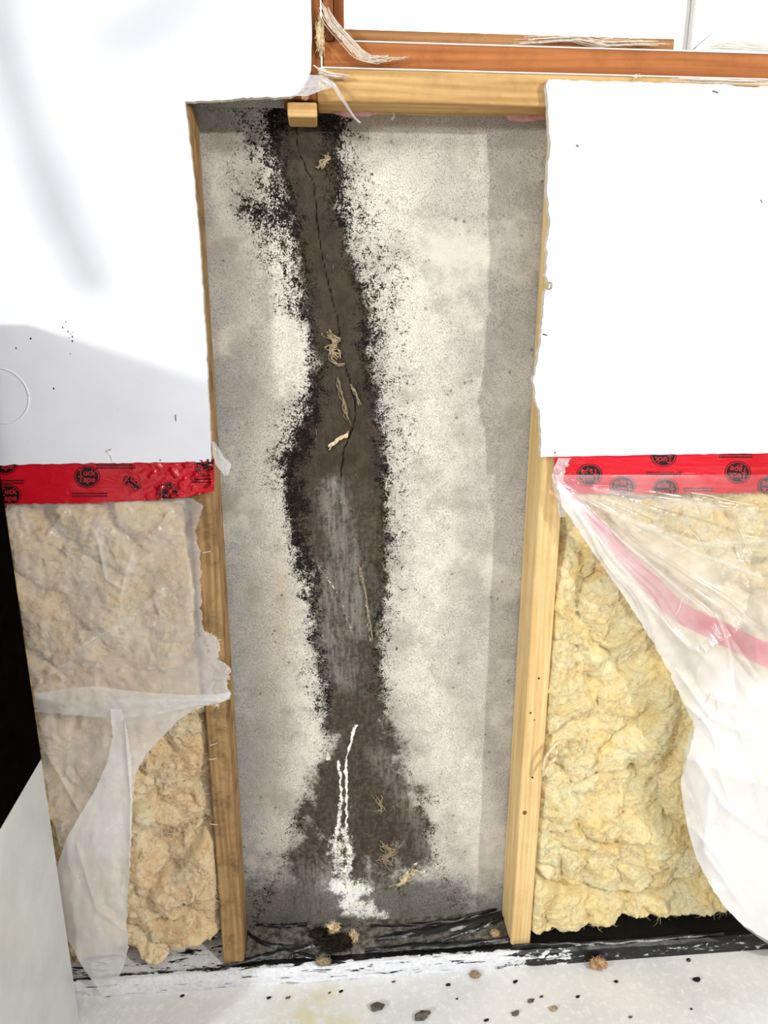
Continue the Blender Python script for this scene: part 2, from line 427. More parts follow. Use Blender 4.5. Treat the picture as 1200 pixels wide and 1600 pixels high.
def mat_glass():
    t = NT('window_glass')
    tp = t.n('ShaderNodeBsdfTransparent'); tp.inputs[0].default_value = (0.96, 0.97, 0.97, 1)
    g = t.n('ShaderNodeBsdfGlossy'); g.inputs['Roughness'].default_value = 0.02
    m = t.n('ShaderNodeMixShader'); m.inputs[0].default_value = 0.05
    t.t.links.new(tp.outputs[0], m.inputs[1]); t.t.links.new(g.outputs[0], m.inputs[2])
    return t.done(m.outputs[0])
M['glass'] = mat_glass()

# ================================================================ the setting
FZ = -0.029; CEIL = 2.35; YC = 0.08
RX0, RX1, RY0 = -3.6, 3.2, -4.2
def struct(o): o['kind'] = 'structure'; return o
struct(bm_obj('floor', box_bm(RX0, RX1, RY0, 0.28, FZ-0.1, FZ), M['floor']))
struct(bm_obj('ceiling', box_bm(RX0, RX1, RY0, 0.28, CEIL, CEIL+0.1), M['room']))
struct(bm_obj('wall_left', box_bm(RX0-0.1, RX0, RY0-0.1, 0.28, FZ-0.1, CEIL+0.1), M['room']))
struct(bm_obj('wall_right', box_bm(RX1, RX1+0.1, RY0-0.1, 0.28, FZ-0.1, CEIL+0.1), M['room']))
struct(bm_obj('wall_front', box_bm(RX0-0.1, RX1+0.1, RY0-0.1, RY0, FZ-0.1, CEIL+0.1), M['room']))

# ---- concrete wall: a fine grid where the bay is open, plain slabs elsewhere, an opening for the window
def build_concrete():
    gx0, gx1, gz0, gz1, st = -0.06, 0.60, -0.03, 1.44, 0.0026
    nx = int((gx1-gx0)/st)+1; nz = int((gz1-gz0)/st)+1
    xs = np.linspace(gx0, gx1, nx); zs = np.linspace(gz0, gz1, nz)
    X, Z = np.meshgrid(xs, zs)
    tab = [  # photo row, core left/right, outer speckle left/right
        (165, 425, 522, 345, 565), (250, 430, 527, 362, 592), (330, 452, 532, 366, 632), (400, 465, 552, 388, 655),
        (450, 470, 566, 424, 650), (490, 474, 578, 440, 655), (505, 476, 580, 466, 655), (550, 490, 577, 474, 650), (600, 490, 582, 460, 645),
        (650, 484, 592, 412, 648), (700, 462, 600, 402, 668), (740, 448, 600, 406, 655), (800, 455, 606, 430, 648),
        (850, 462, 606, 440, 650), (900, 486, 606, 450, 645), (950, 490, 602, 470, 640), (1000, 490, 592, 462, 628),
        (1050, 500, 592, 460, 628), (1100, 506, 602, 470, 645), (1150, 508, 618, 465, 655), (1200, 500, 637, 450, 668),
        (1250, 470, 660, 428, 695), (1300, 455, 670, 428, 700), (1350, 440, 682, 385, 720), (1400, 410, 700, 360, 760), (1450, 395, 720, 360, 780)]
    T = np.array([(PX(500, r, YC)[2],)+tuple(PX(c, r, YC)[0] for c in row) for r, *row in tab])[::-1]
    cl, cr, ol, orr = (np.interp(Z, T[:, 0], T[:, k]) for k in (1, 2, 3, 4))
    wob = fbm(X*30, Z*30, 3, 4)*0.010
    xl = X+wob
    inside = np.minimum(xl-cl, cr-xl)                       # >0 inside the core
    low0 = sstep(PX(500, 1000, YC)[2], PX(500, 1250, YC)[2], Z)
    core = np.clip(0.5+inside/(0.034+0.06*low0), 0, 1)
    zrow = lambda r: PX(500, r, YC)[2]
    low = sstep(zrow(1300), zrow(1430), Z)                  # 0 high .. 1 at foot
    core *= 1-0.45*low
    core = core+low0*(0.30*fbm(X*22, Z*16, 77, 4)-0.10)*(inside > -0.05)
    # mould: densest on the core's rim, thinning outwards
    outl = np.clip((xl-ol)/np.maximum(cl-ol, 0.004), -1, 1.0); outr = np.clip((orr-xl)/np.maximum(orr-cr, 0.004), -1, 1.0)
    d = np.minimum(outl, outr)
    mould = np.where(d > 0, 0.21+0.34*np.clip(d, 0, 1)**0.7, np.clip(0.21+d*0.55, -0.6, 1))
    rim = np.exp(-(inside/0.013)**2)
    mould = mould+0.12*rim+0.07*sstep(zrow(520), zrow(440), Z)*(X < cl)
    mould = np.where(inside > 0.012, mould-0.50*np.clip((inside-0.012)/0.025, 0, 1), mould)
    top = sstep(zrow(260), zrow(165), Z)
    mould += 0.35*top*(np.exp(-((X-PX(438, 200, YC)[0])/0.022)**2) + 0.6*np.exp(-((X-PX(505, 200, YC)[0])/0.03)**2))
    blk = np.exp(-(((X-PX(470, 760, YC)[0])/0.028)**2+((Z-zrow(760))/0.11)**2))
    mould += 0.36*blk
    mould -= 0.25*sstep(zrow(1080), zrow(1160), Z)*(1-0.4*low)
    for (px, py, r, a) in [(440, 495, .020, .45), (415, 330, .03, .15), (795, 1065, .010, .75), (840, 590, .006, .6), (460, 1290, .03, .3),
                           (680, 1250, .03, .25), (660, 1300, .02, .25), (400, 1335, .022, .35), (430, 715, .015, .3), (385, 330, .012, .3)]:
        c = PX(px, py, YC); mould += a*np.exp(-(((X-c[0])/(r*1.3))**2+((Z-c[2])/r)**2))
    mould += -0.04+0.10*fbm(X*9, Z*5, 21, 3)
    # grey streaks inside the lower core
    def band(pts, w):
        return np.exp(-(seg_dist(X, Z, [tuple(PX(a, b, YC)[[0, 2]]) for a, b in pts])/w)**2)
    grey = 0.35*sstep(zrow(690), zrow(800), Z)+0.75*band([(520, 760), (530, 830), (548, 900), (560, 980)], .022)+0.55*band([(500, 900), (510, 1000), (540, 1060)], .026)
    grey += 0.5*sstep(zrow(1290), zrow(1400), Z)*(X < PX(520, 1400, YC)[0]) + 0.45*sstep(zrow(1330), zrow(1420), Z)
    grey += 0.35*band([(590, 1180), (640, 1260), (680, 1350)], .02)
    # mineral crust
    Xw = X+0.0022*fbm(X*55, Z*70, 201, 3); Zw = Z+0.002*fbm(X*60, Z*60, 205, 3); wv_ = 1+0.55*fbm(X*40, Z*60, 207, 2)
    def line(pts, w):
        return np.clip(1.15-seg_dist(Xw, Zw, [tuple(PX(a, b, YC)[[0, 2]]) for a, b in pts])/(w*wv_), -0.6, 1)
    white = np.maximum.reduce([
        line([(557, 1133), (550, 1150), (545, 1172)], .0042), line([(544, 1172), (541, 1186)], .0022),
        line([(528, 1190), (532, 1215), (533, 1250)], .0046), line([(541, 1186), (542, 1240), (541, 1296)], .0040),
        line([(533, 1250), (527, 1300), (522, 1330)], .009)*0.8, line([(538, 1300), (548, 1340), (540, 1370)], .018)*0.74,
        line([(525, 1320), (530, 1360), (545, 1380)], .032)*0.68,
        line([(528, 1385), (560, 1390), (545, 1410), (575, 1420)], .042)*0.85, line([(540, 1425), (600, 1430)], .022)*0.78,
        line([(512, 1180), (513, 1186)], .006), line([(650, 1350), (625, 1375), (660, 1362)], .007)*0.7,
        line([(495, 880), (530, 930), (548, 985)], .003)*0.62, line([(562, 885), (575, 960), (578, 1000)], .0035)*0.66,
        line([(520, 750), (540, 790)], .008)*0.5])
    white = np.maximum(white, -0.6)
    crk = seg_dist(X+0.0016*fbm(X*60, Z*60, 5, 2), Z, [tuple(PX(a, b, YC)[[0, 2]]) for a, b in [
        (463, 188), (466, 235), (478, 262), (492, 290), (494, 330), (500, 380), (508, 420), (514, 445), (520, 470), (529, 500), (531, 550),
        (548, 600), (557, 645), (550, 672), (538, 700), (533, 745)]])
    crk2 = seg_dist(X, Z, [tuple(PX(a, b, YC)[[0, 2]]) for a, b in [(505, 800), (530, 860), (548, 910), (556, 960)]])
    crack = np.minimum(crk, crk2*1.6+0.0004)/0.02
    pale = np.clip(1.0-np.abs(np.where(X < cl, cl-X-0.02, X-cr-0.07))/0.085, 0, 1)*(1-core)
    pale = pale*sstep(zrow(215), zrow(300), Z)
    zb = sstep(zrow(1120), zrow(1280), Z)*np.exp(-((X-PX(720, 1250, YC)[0])/0.05)**2)
    pale = np.clip(pale+0.6*zb+0.25, 0, 1)*(1-0.7*low)
    blue_shade = np.clip((PX(425, 800, YC)[0]-X)/0.06, 0, 1)*(0.45+0.4*sstep(zrow(300), zrow(700), Z))+0.5*low  # bluish grey; left strip also darkened to paint in the stud's shade
    damp_shade = 0.95*sstep(zrow(1345), zrow(1425), Z)*(1-0.5*sstep(0.40, 0.47, X))+0.35*sstep(zrow(1290), zrow(1350), Z)*sstep(0.17, 0.10, X)+0.45*np.exp(-(((X-PX(640, 1410, YC)[0])/0.05)**2+((Z-zrow(1405))/0.025)**2))
    damp_shade = damp_shade+0.5*sstep(zrow(212), zrow(180), Z)*0.4  # not damp: the plate's shadow painted as a dark band at the top
    c = PX(428, 950, YC); ochre = 0.55*np.exp(-(((X-c[0])/0.035)**2+((Z-c[2])/0.09)**2))
    c = PX(615, 185, YC); ochre = ochre+0.9*np.exp(-(((X-c[0])/0.03)**2+((Z-c[2])/0.02)**2))
    Y = YC - 0.0012*fbm(X*14, Z*14, 9, 4) - 0.0015*np.clip(white, 0, 1) + 0.0010*core*np.abs(fbm(X*50, Z*12, 33, 3))
    edge = np.minimum.reduce([X-gx0, gx1-X, Z-gz0, gz1-Z]); Y = np.where(edge < 0.004, YC, Y)
    V = np.stack([X, Y, Z], -1).reshape(-1, 3)
    F = grid_faces(nx, nz)
    base = len(V); VV = list(map(tuple, V)); FF = list(F)
    def slab(x0, x1, z0, z1, y0=YC, y1=0.28):
        b = len(VV)
        VV.extend([(x0, y0, z0), (x1, y0, z0), (x1, y0, z1), (x0, y0, z1), (x0, y1, z0), (x1, y1, z0), (x1, y1, z1), (x0, y1, z1)])
        FF.extend([tuple(b+i for i in q) for q in ((0, 1, 2, 3), (5, 4, 7, 6), (4, 0, 3, 7), (1, 5, 6, 2), (3, 2, 6, 7), (4, 5, 1, 0))])
    slab(RX0, gx0, FZ, CEIL); slab(gx1, RX1, FZ, 1.44); slab(gx0, 0.15, 1.44, CEIL); slab(1.35, RX1, 1.44, CEIL)
    slab(0.15, 1.35, 2.0, CEIL); slab(gx0, gx1, FZ, 1.44, YC+0.02, 0.28)
    n2 = len(VV)
    def pad(a, v=0.0): return np.concatenate([np.asarray(a).ravel(), np.full(n2-base, v)])
    return pyd('wall_back', VV, FF, M['concrete'], smooth=False, attrs=dict(
        core=pad(core), mould=pad(mould, -0.5), grey=pad(grey), white=pad(white, -0.6), crack=pad(np.clip(crack, 0, 1), 1.0),
        pale=pad(pale, 0.3), blue_shade=pad(blue_shade), ochre=pad(ochre), damp_shade=pad(damp_shade)))
wall_back = struct(build_concrete())

# ================================================================ timber
def plank(name, x0, x1, y0, y1, z0, z1, mat, bev=0.003, parent=None):
    return bm_obj(name, box_bm(x0, x1, y0, y1, z0, z1, bev, 3), mat, parent, True)
def autosmooth(o, ang=0.6):
    me = o.data; me.polygons.foreach_set('use_smooth', [False]*len(me.polygons))

def stud(name, x0, x1, z0, z1, mat, label):
    root = empty(name, ((x0+x1)/2, 0.04, z0))
    b = box_bm(x0, x1, 0.0, 0.078, z0, z1, 0.0045, 3)
    bm_obj('timber', b, mat, root)
    tag(root, label, 'stud', 'wall studs')
    return root
stud_l = stud('wall_stud', -0.038, 0.0, -0.001, 1.43, M['stud_l'], 'weathered brown wooden stud left of the mould stained concrete')
stud_r = stud('wall_stud', 0.5, 0.538, -0.001, 1.43, M['stud_r'], 'pale pine stud right of the mould stained concrete, beside yellow insulation')
def disc(name, c, r, mat, parent, depth=0.0012, sq=1.0):
    bm = bmesh.new(); bmesh.ops.create_cone(bm, cap_ends=True, segments=10, radius1=r, radius2=r*0.8, depth=depth)
    for v in bm.verts: v.co = Vector((c[0]+v.co.x*sq, c[1]-v.co.z, c[2]+v.co.y))
    return bm_obj(name, bm, mat, parent)
for (px, py) in [(842, 1060), (829, 1114), (832, 1215), (835, 1125)]:
    disc('nail_head', PX(px, py, -0.0003), 0.0018 if px != 835 else 0.0011, M['char'], stud_r)
k = disc('knot', PX(820, 1270, -0.0002), 0.0048, M['cedar_v'], stud_r, 0.0008, 0.9); k['label'] = 'dark brown knot in the pale pine'
for (px, py, a) in [(323, 862, 0.2), (334, 1162, 0.3), (334, 1287, -0.2), (333, 1185, 0.1)]:
    c = PX(px, py, -0.001); dx = 0.006*math.cos(a); dz = 0.006*math.sin(a)
    V, F = tube([c+np.array([-dx, 0.002, -dz]), c+np.array([-dx, -0.002, -dz]), c+np.array([dx, -0.002, dz]), c+np.array([dx, 0.002, dz])], 0.0006, 5)
    pyd('staple', V, F, M['fibre'], stud_l)

# header under the window, a sawn-off block, window woodwork
hdr = plank('sill_plate', 0.166, 1.35, 0.0, 0.078, 1.4335, 1.4725, M['beam'], 0.0035)
tag(hdr, 'pine plate lying flat under the window above the opening', 'timber')
blk = plank('wood_block', 0.126, 0.1655, 0.002, 0.07, 1.414, 1.4325, M['beam'], 0.003)
tag(blk, 'short sawn wood block at the torn corner, below the torn film', 'timber')
trm = plank('trimmer_post', 0.12, 0.172, 0.002, 0.078, 1.436, 2.25, M['cedar_v'], 0.003)
tag(trm, 'dark brown upright post between the left drywall and the window frame', 'timber')
win = empty('window_1', (0.7, 0.03, 1.475)); win['kind'] = 'structure'
plank('sill_board', 0.174, 1.35, 0.004, 0.06, 1.4745, 1.5045, M['cedar'], 0.002, win)
plank('sill_stop', 0.196, 0.655, 0.02, 0.06, 1.5065, 1.524, M['stop'], 0.0015, win)
plank('jamb_board', 0.174, 0.1885, 0.003, 0.06, 1.505, 1.95, M['cedar_v'], 0.002, win)
plank('jamb_stop', 0.1895, 0.2035, 0.02, 0.06, 1.505, 1.95, M['cedar_v'], 0.002, win)
plank('head_board', 0.174, 1.35, 0.004, 0.06, 1.951, 1.98, M['cedar'], 0.002, win)
plank('gap_bead', 0.172, 1.35, 0.0015, 0.05, 1.4727, 1.4744, M['vinyl'], 0.0003, win)
plank('gap_bead', 0.205, 1.35, 0.0035, 0.06, 1.5047, 1.5063, M['vinyl'], 0.0003, win)
plank('track', 0.6455, 0.668, 0.022, 0.06, 1.508, 1.95, M['vinyl'], 0.001, win)
plank('track', 0.6685, 0.676, 0.028, 0.06, 1.508, 1.95, M['vinyl'], 0.001, win)
# mitred sash: stile and bottom rail meet on a diagonal
def prism(name, pts, y0, y1, mat, parent):
    bm = bmesh.new()
    vs0 = [bm.verts.new((x, y0, z)) for x, z in pts]; f = bm.faces.new(vs0)
    r = bmesh.ops.extrude_face_region(bm, geom=[f])
    for v in [e for e in r['geom'] if isinstance(e, bmesh.types.BMVert)]: v.co.y = y1
    bmesh.ops.bevel(bm, geom=list(bm.edges), offset=0.0012, segments=2, affect='EDGES')
    return bm_obj(name, bm, mat, parent)
prism('sash_stile', [(0.677, 1.508), (0.678, 1.95), (0.7075, 1.95), (0.7075, 1.5335)], 0.016, 0.06, M['vinylgrey'], win)
prism('sash_rail', [(0.6785, 1.508), (1.34, 1.508), (1.34, 1.5335), (0.7085, 1.5335)], 0.018, 0.06, M['vinylgrey'], win)
bm_obj('pane', box_bm(0.2035, 0.6455, 0.048, 0.052, 1.524, 1.951), M['glass'], win)
bm_obj('pane', box_bm(0.7075, 1.34, 0.036, 0.040, 1.5335, 1.951), M['glass'], win)

# ================================================================ drywall
def jag(pts, step=0.006, amp=0.0010, seed=1):
    out = []; s = 0.0
    for (a, b) in zip(pts[:-1], pts[1:]):
        a = np.array(a); b = np.array(b); L = np.linalg.norm(b-a); n = max(1, int(L/step)); t = (b-a)/max(L, 1e-9); nr = np.array([-t[1], t[0]])
        for i in range(n):
            u = i/n
            out.append(tuple(a+(b-a)*u+nr*amp*float(fbm(np.array([(s+L*u)*90]), np.array([seed*3.7]), seed, 3)[0])*1.6))
        s += L
    out.append(tuple(pts[-1])); return out
def sheet(name, outline, y0, y1, mats):      # flat board: painted face, raw core on the cut edges
    bm = bmesh.new()
    vs0 = [bm.verts.new((x, y0, z)) for x, z in outline]
    vs1 = [bm.verts.new((x, y1, z)) for x, z in outline]
    n = len(vs0)
    f0 = bm.faces.new(vs0); f1 = bm.faces.new(vs1[::-1])
    for i in range(n):
        q = bm.faces.new((vs0[i], vs1[i], vs1[(i+1) % n], vs0[(i+1) % n])); q.material_index = 1
    bm.normal_update(); bmesh.ops.triangulate(bm, faces=[f0, f1], ngon_method='EAR_CLIP')
    return bm_obj(name, bm, mats)
YD = -0.0127
W = lambda px, py, Y=YD: tuple(PX(px, py, Y)[[0, 2]])
lo = jag([W(330, 722), W(327, 640), W(321, 520), W(312, 380), W(301, 260), W(291, 180), W(289, 160)], 0.005, 0.0006, 2)
lo += jag([W(289, 158), W(330, 158), W(380, 153), W(430, 152), W(455, 151)], 0.005, 0.0011, 4)
lo += [tuple(p) for p in smooth_path([W(456, 150), W(468, 142), W(478, 128), W(485, 112)], 4)]
lo += jag([W(486, 108), W(487, 60), W(486, 0)], 0.01, 0.0004, 5)
lo += [(lo[-1][0], CEIL-0.002), (RX0+0.002, CEIL-0.002), (RX0+0.002, 0.948)]
lo += jag([W(0, 727), W(60, 725), W(150, 724), W(240, 723), W(275, 722), W(329, 722)], 0.006, 0.0009, 6)
dw_l = empty('drywall_sheet', (-0.2, 0, 0.95))
adopt(dw_l, sheet('board', lo, YD, -0.0002, [M['drywall'], M['gypsum']]))
tag(dw_l, 'white drywall left of the opening, bottom cut above red tape, corner notched', 'drywall')
ro = jag([W(857, 124), W(854, 132), W(857, 150), W(858, 190), W(861, 235), W(855, 265), W(856, 300), W(860, 345), W(855, 380), W(854, 430),
          W(858, 445), W(852, 455), W(848, 490), W(845, 530), W(838, 570), W(834, 595), W(838, 625), W(845, 655), W(845, 714)], 0.004, 0.0011, 8)
ro += jag([W(846, 714), W(1000, 711), W(1200, 708)], 0.01, 0.0004, 9)
ro += [(1.9, 0.952), (1.9, 1.46)]
ro += jag([W(1250, 137), W(1190, 134), W(1185, 137), W(1150, 135), W(1140, 132), W(1060, 130), W(1000, 128), W(930, 127), W(858, 124)], 0.006, 0.0008, 10)
dw_r = empty('drywall_sheet', (0.8, 0, 0.95))
adopt(dw_r, sheet('board', ro, YD, -0.0002, [M['drywall'], M['gypsum']]))
tag(dw_r, 'white drywall right of the opening with a wavy torn left edge', 'drywall')
# ring mark, specks, staples and scuffs
c = PX(2, 619, YD)
pts = [(c[0]+0.037*math.cos(a), YD+0.0004, c[2]+0.0385*math.sin(a)) for a in np.linspace(0, 2*math.pi, 40)]
V, F = tube(pts, 0.0016, 6); r = pyd('ring_mark', V, F, M['drywall'], dw_l, True); r['label'] = 'thin raised ring pressed into the drywall'
for (px, py) in [(103, 503), (98, 512), (106, 518), (111, 522), (114, 519), (108, 528), (113, 526), (110, 553), (48, 529), (25, 544), (113, 533), (84, 607), (250, 1), (236, 1)]:
    if py < 10: continue
    disc('speck', PX(px, py, YD), random.uniform(0.0008, 0.0019), M['char'], dw_l, 0.0008, random.uniform(0.6, 1))
def mark(parent, pts, rad, mat, name='scuff', Y=YD):
    V, F = tube([PX(a, b, Y-0.0004) for a, b in pts], rad, 5); return pyd(name, V, F, mat, parent)
mark(dw_l, [(165, 706), (172, 702), (168, 707), (173, 712), (175, 720)], 0.0009, M['gypsum'], 'paper_tear')
mark(dw_l, [(166, 705), (173, 702)], 0.0007, M['char'])
mark(dw_l, [(274, 648), (275, 658)], 0.0006, M['pebble'])
mark(dw_r, [(1113, 142), (1122, 145)], 0.0011, M['steel'], 'staple')
mark(dw_r, [(900, 227), (904, 229)], 0.0011, M['steel'], 'staple')
mark(dw_r, [(982, 306), (996, 305)], 0.0005, M['gypsum'])
mark(dw_r, [(1188, 312), (1191, 315), (1189, 317)], 0.0006, M['pebble'])
mark(dw_r, [(848, 522), (855, 524)], 0.0008, M['char'])
mark(dw_r, [(856, 441), (862, 443), (861, 450), (857, 452), (855, 449)], 0.0014, M['wisp'], 'torn_paper_curl')
# torn paper flecks along the right board's edge
for i in range(26):
    py = random.uniform(140, 700)
    ys = [124, 132, 150, 190, 235, 265, 300, 345, 380, 430, 445, 455, 490, 530, 570, 595, 625, 655, 714]
    xs_ = [857, 854, 857, 858, 861, 855, 856, 860, 855, 854, 858, 852, 848, 845, 838, 834, 838, 845, 845]
    x = np.interp(py, ys, xs_)
    V, F = tube([PX(x+1, py, -0.004), PX(x-random.uniform(2, 4), py+random.uniform(-3, 3), -0.003)], [0.0009, 0.0003], 4)
    pyd('paper_fleck', V, F, M['gypsum'], dw_r)

# ================================================================ insulation
def batt(name, x0, x1, z0, z1, mat, seed, bulge, botf, extra=None, dirt=None, label='', nfib=11000, step=0.0026):
    nx = int((x1-x0)/step); nz = int((z1-z0)/step)
    U, Vv = np.meshgrid(np.linspace(0, 1, nx), np.linspace(0, 1, nz))
    X = x0+U*(x1-x0); zb = botf(X); Z = zb+Vv*(z1-zb)
    wx = X+0.018*fbm(X*12, Z*12, seed+1, 3); wz = Z+0.018*fbm(X*12, Z*12, seed+2, 3)
    big = np.abs(gnoise(wx*8.5, wz*8.5, seed+3)); mid = np.abs(gnoise(wx*21, wz*21, seed+4)); sm = np.abs(gnoise(wx*52, wz*52, seed+5))
    wx2 = X+0.030*fbm(X*16, Z*16, seed+21, 3); wz2 = Z+0.030*fbm(X*16, Z*16, seed+22, 3)
    h = 0.006+0.012*fbm(wx*6, wz*6, seed+13, 2)+0.032*np.sqrt(big+0.010)+0.008*(mid+0.02)**0.65+0.002*sm+0.0046*fbm(wx2*36, wz2*28, seed+6, 5, 0.72)
    h = h+bulge
    if extra is not None: h = h+extra(X, Z)
    e = np.minimum.reduce([X-x0+0.002*gnoise(Z*60, X*0, seed), x1-X+0.002*gnoise(Z*60, X*0+4, seed)])
    h = h-0.022*np.exp(-np.clip(e, 0, 1)/0.007)-0.008*np.exp(-np.clip(Z-zb, 0, 1)/0.006)
    Y = 0.030-h
    lim = -0.0215+0.0165*sstep(0.79, 0.865, Z)                 # the film and the tape lie over the wool
    if seed == 90: lim = lim-0.06*sstep(0.13, 0.06, Z)*sstep(-0.20, -0.15, X)-0.012*sstep(-0.20, -0.16, X)*sstep(0.42, 0.36, Z)
    else: lim = lim-0.02*sstep(0.85, 0.70, X)*sstep(0.80, 0.70, Z)-0.03*sstep(0.13, 0.06, Z)
    Y = lim+np.where(Y > lim, Y-lim, 0.12*(Y-lim))
    X2 = X+0.004*fbm(X*25, Z*25, seed+9, 3)*np.clip(e/0.02, 0, 1)
    jit = 0.003*fbm(Z*40, X*0+seed, seed+11, 3)
    X2 = np.where(U < 0.5/nx, X2+jit, X2)
    V = np.stack([X2, Y, Z], -1).reshape(-1, 3)
    F = grid_faces(nx, nz)
    D = dirt(X, Z) if dirt is not None else np.zeros_like(X)
    # closed back
    VV = list(map(tuple, V)); DD = list(D.ravel())
    ring = [i for i in range(nx)]+[j*nx+nx-1 for j in range(1, nz)]+[(nz-1)*nx+i for i in range(nx-2, -1, -1)]+[j*nx for j in range(nz-2, 0, -1)]
    b = len(VV)
    for i in ring: VV.append((VV[i][0], 0.074, VV[i][2])); DD.append(0)
    n = len(ring)
    F += [(ring[k], b+k, b+(k+1) % n, ring[(k+1) % n]) for k in range(n)]
    root = empty(name, ((x0+x1)/2, 0.02, z0))
    body = pyd('wool', VV, F, mat, root, True, dict(dirt=DD))
    # loose fibres on the surface
    rg = np.random.default_rng(seed); FL = fbm(X*9, Z*9, seed+20, 2)
    jj = rg.integers(3, nz-3, nfib); ii = rg.integers(2, nx-2, nfib)
    P0 = V[jj*nx+ii]; a = 6.0*FL[jj, ii]+rg.normal(0, 0.8, nfib); L = rg.uniform(0.006, 0.030, nfib); cv = rg.uniform(-2.2, 2.2, nfib); lift = rg.uniform(0.3, 1.6, nfib)*np.where(P0[:, 2] > 0.78, 0.15, 1.0)
    pts = [P0+np.array([0, 0.0015, 0])]
    for k in range(1, 6):
        aa = a+cv*k/5
        pts.append(pts[-1]+np.stack([np.cos(aa)*L/5, (-0.0022, -0.0014, -0.0004, 0.0008, 0.0014)[k-1]*lift, np.sin(aa)*L/5], -1))
    Vf = np.zeros((nfib, 6, 3, 3))
    for k in range(6):
        r = (0.00034, 0.00032, 0.0003, 0.00026, 0.0002, 0.0001)[k]; sd_ = np.stack([-np.sin(a), 0*a, np.cos(a)], -1)*r; yv = np.array([0, r, 0])
        Vf[:, k, 0] = pts[k]+sd_; Vf[:, k, 1] = pts[k]-0.5*sd_+0.87*yv; Vf[:, k, 2] = pts[k]-0.5*sd_-0.87*yv
    Vf = Vf.reshape(-1, 3)
    b0 = (np.arange(nfib)*18)[:, None, None]+(np.arange(5)*3)[None, :, None]+np.arange(3)[None, None, :]
    b1 = (np.arange(nfib)*18)[:, None, None]+(np.arange(5)*3)[None, :, None]+((np.arange(3)+1) % 3)[None, None, :]
    Ff = np.stack([b0, b1, b1+3, b0+3], -1).reshape(-1, 4).tolist()
    f = pyd('loose_fibres', Vf, Ff, mat, root, False, dict(dirt=[0.0]*len(Vf))); f['kind'] = 'stuff'
    tag(root, label, 'insulation')
    return root
def bot_r(X):
    pts = [W(826, 1476, -0.024), W(850, 1478, -0.024), W(880, 1472, -0.024), W(930, 1464, -0.024), W(1020, 1456, -0.024), W(1100, 1446, -0.024), W(1200, 1436, -0.024)]
    return np.interp(X, [p[0] for p in pts], [p[1] for p in pts])*0+np.maximum(0.003, np.interp(X, [p[0] for p in pts], [p[1] for p in pts]))+0.002*np.abs(fbm(X*40, X*0, 3, 3))
def pl(*pp): return [W(a, b, -0.01) for a, b in pp]
def extra_r(X, Z):
    g = -0.020*np.exp(-(seg_dist(X, Z, pl((845, 1380), (880, 1400), (940, 1412), (1010, 1420), (1060, 1400), (1130, 1372)))/0.007)**2)
    g += -0.014*np.exp(-(seg_dist(X, Z, pl((900, 1240), (960, 1222), (1000, 1212)))/0.006)**2)
    g += -0.012*np.exp(-(seg_dist(X, Z, pl((1020, 1245), (1060, 1200), (1085, 1150)))/0.009)**2)
    g += -0.013*np.exp(-(seg_dist(X, Z, pl((905, 1290), (925, 1320), (960, 1335), (1000, 1325)))/0.006)**2)
    g += -0.012*np.exp(-(seg_dist(X, Z, pl((880, 1350), (890, 1390)))/0.006)**2)
    g += -0.010*np.exp(-(seg_dist(X, Z, pl((920, 870), (905, 1000), (935, 1090)))/0.012)**2)
    g += 0.016*np.exp(-(seg_dist(X, Z, pl((1050, 1080), (1035, 1150), (1022, 1205)))/0.022)**4)
    g += 0.010*np.exp(-(seg_dist(X, Z, pl((865, 900), (868, 1000), (850, 1150), (840, 1420)))/0.016)**2)
    g += 0.030*np.exp(-np.clip(Z, 0, 1)/0.05)
    g += 0.008*np.exp(-(seg_dist(X, Z, pl((980, 1290), (1050, 1340)))/0.05)**2)
    return g
def dirt_r(X, Z):
    d = 0
    for (px, py, rx, rz, a) in [(965, 935, .05, .05, .34), (938, 1203, .009, .012, .6), (905, 1270, .016, .012, .5), (880, 1350, .012, .03, .4), (930, 1130, .014, .03, .25), (1010, 970, .03, .04, .3)]:
        c = PX(px, py, -0.01); d = d+a*np.exp(-(((X-c[0])/rx)**2+((Z-c[2])/rz)**2))
    return d
batt('insulation_batt', 0.5395, 1.16, 0.0, 0.936, M['fluff_r'], 40, -0.006, bot_r, extra_r, dirt_r,
     'bright yellow fluffy insulation filling the bay under the right tape')
def bot_l(X):
    pts = [W(100, 1535, -0.032), W(130, 1525, -0.032), W(195, 1512, -0.032), W(215, 1522, -0.032), W(240, 1520, -0.032), W(290, 1498, -0.032), W(330, 1490, -0.032), W(345, 1488, -0.032)]
    return np.maximum(0.0025, np.interp(X, [p[0] for p in pts], [p[1] for p in pts]))+0.003*np.abs(fbm(X*50, X*0, 7, 3))
def extra_l(X, Z):
    g = -0.016*np.exp(-(seg_dist(X, Z, pl((300, 1420), (280, 1450), (235, 1455)))/0.007)**2)
    g += -0.016*np.exp(-(seg_dist(X, Z, pl((320, 1300), (300, 1330), (265, 1370), (240, 1385)))/0.007)**2)
    g += 0.012*np.exp(-(seg_dist(X, Z, pl((215, 1290), (290, 1282)))/0.012)**2)
    g += 0.012*np.exp(-(seg_dist(X, Z, pl((255, 1410), (262, 1420)))/0.03)**2)
    g += -0.010*np.exp(-(seg_dist(X, Z, pl((240, 1330), (290, 1320)))/0.02)**2)
    g += 0.050*np.exp(-np.clip(Z, 0, 1)/0.05)*sstep(-0.20, -0.15, X)
    return g
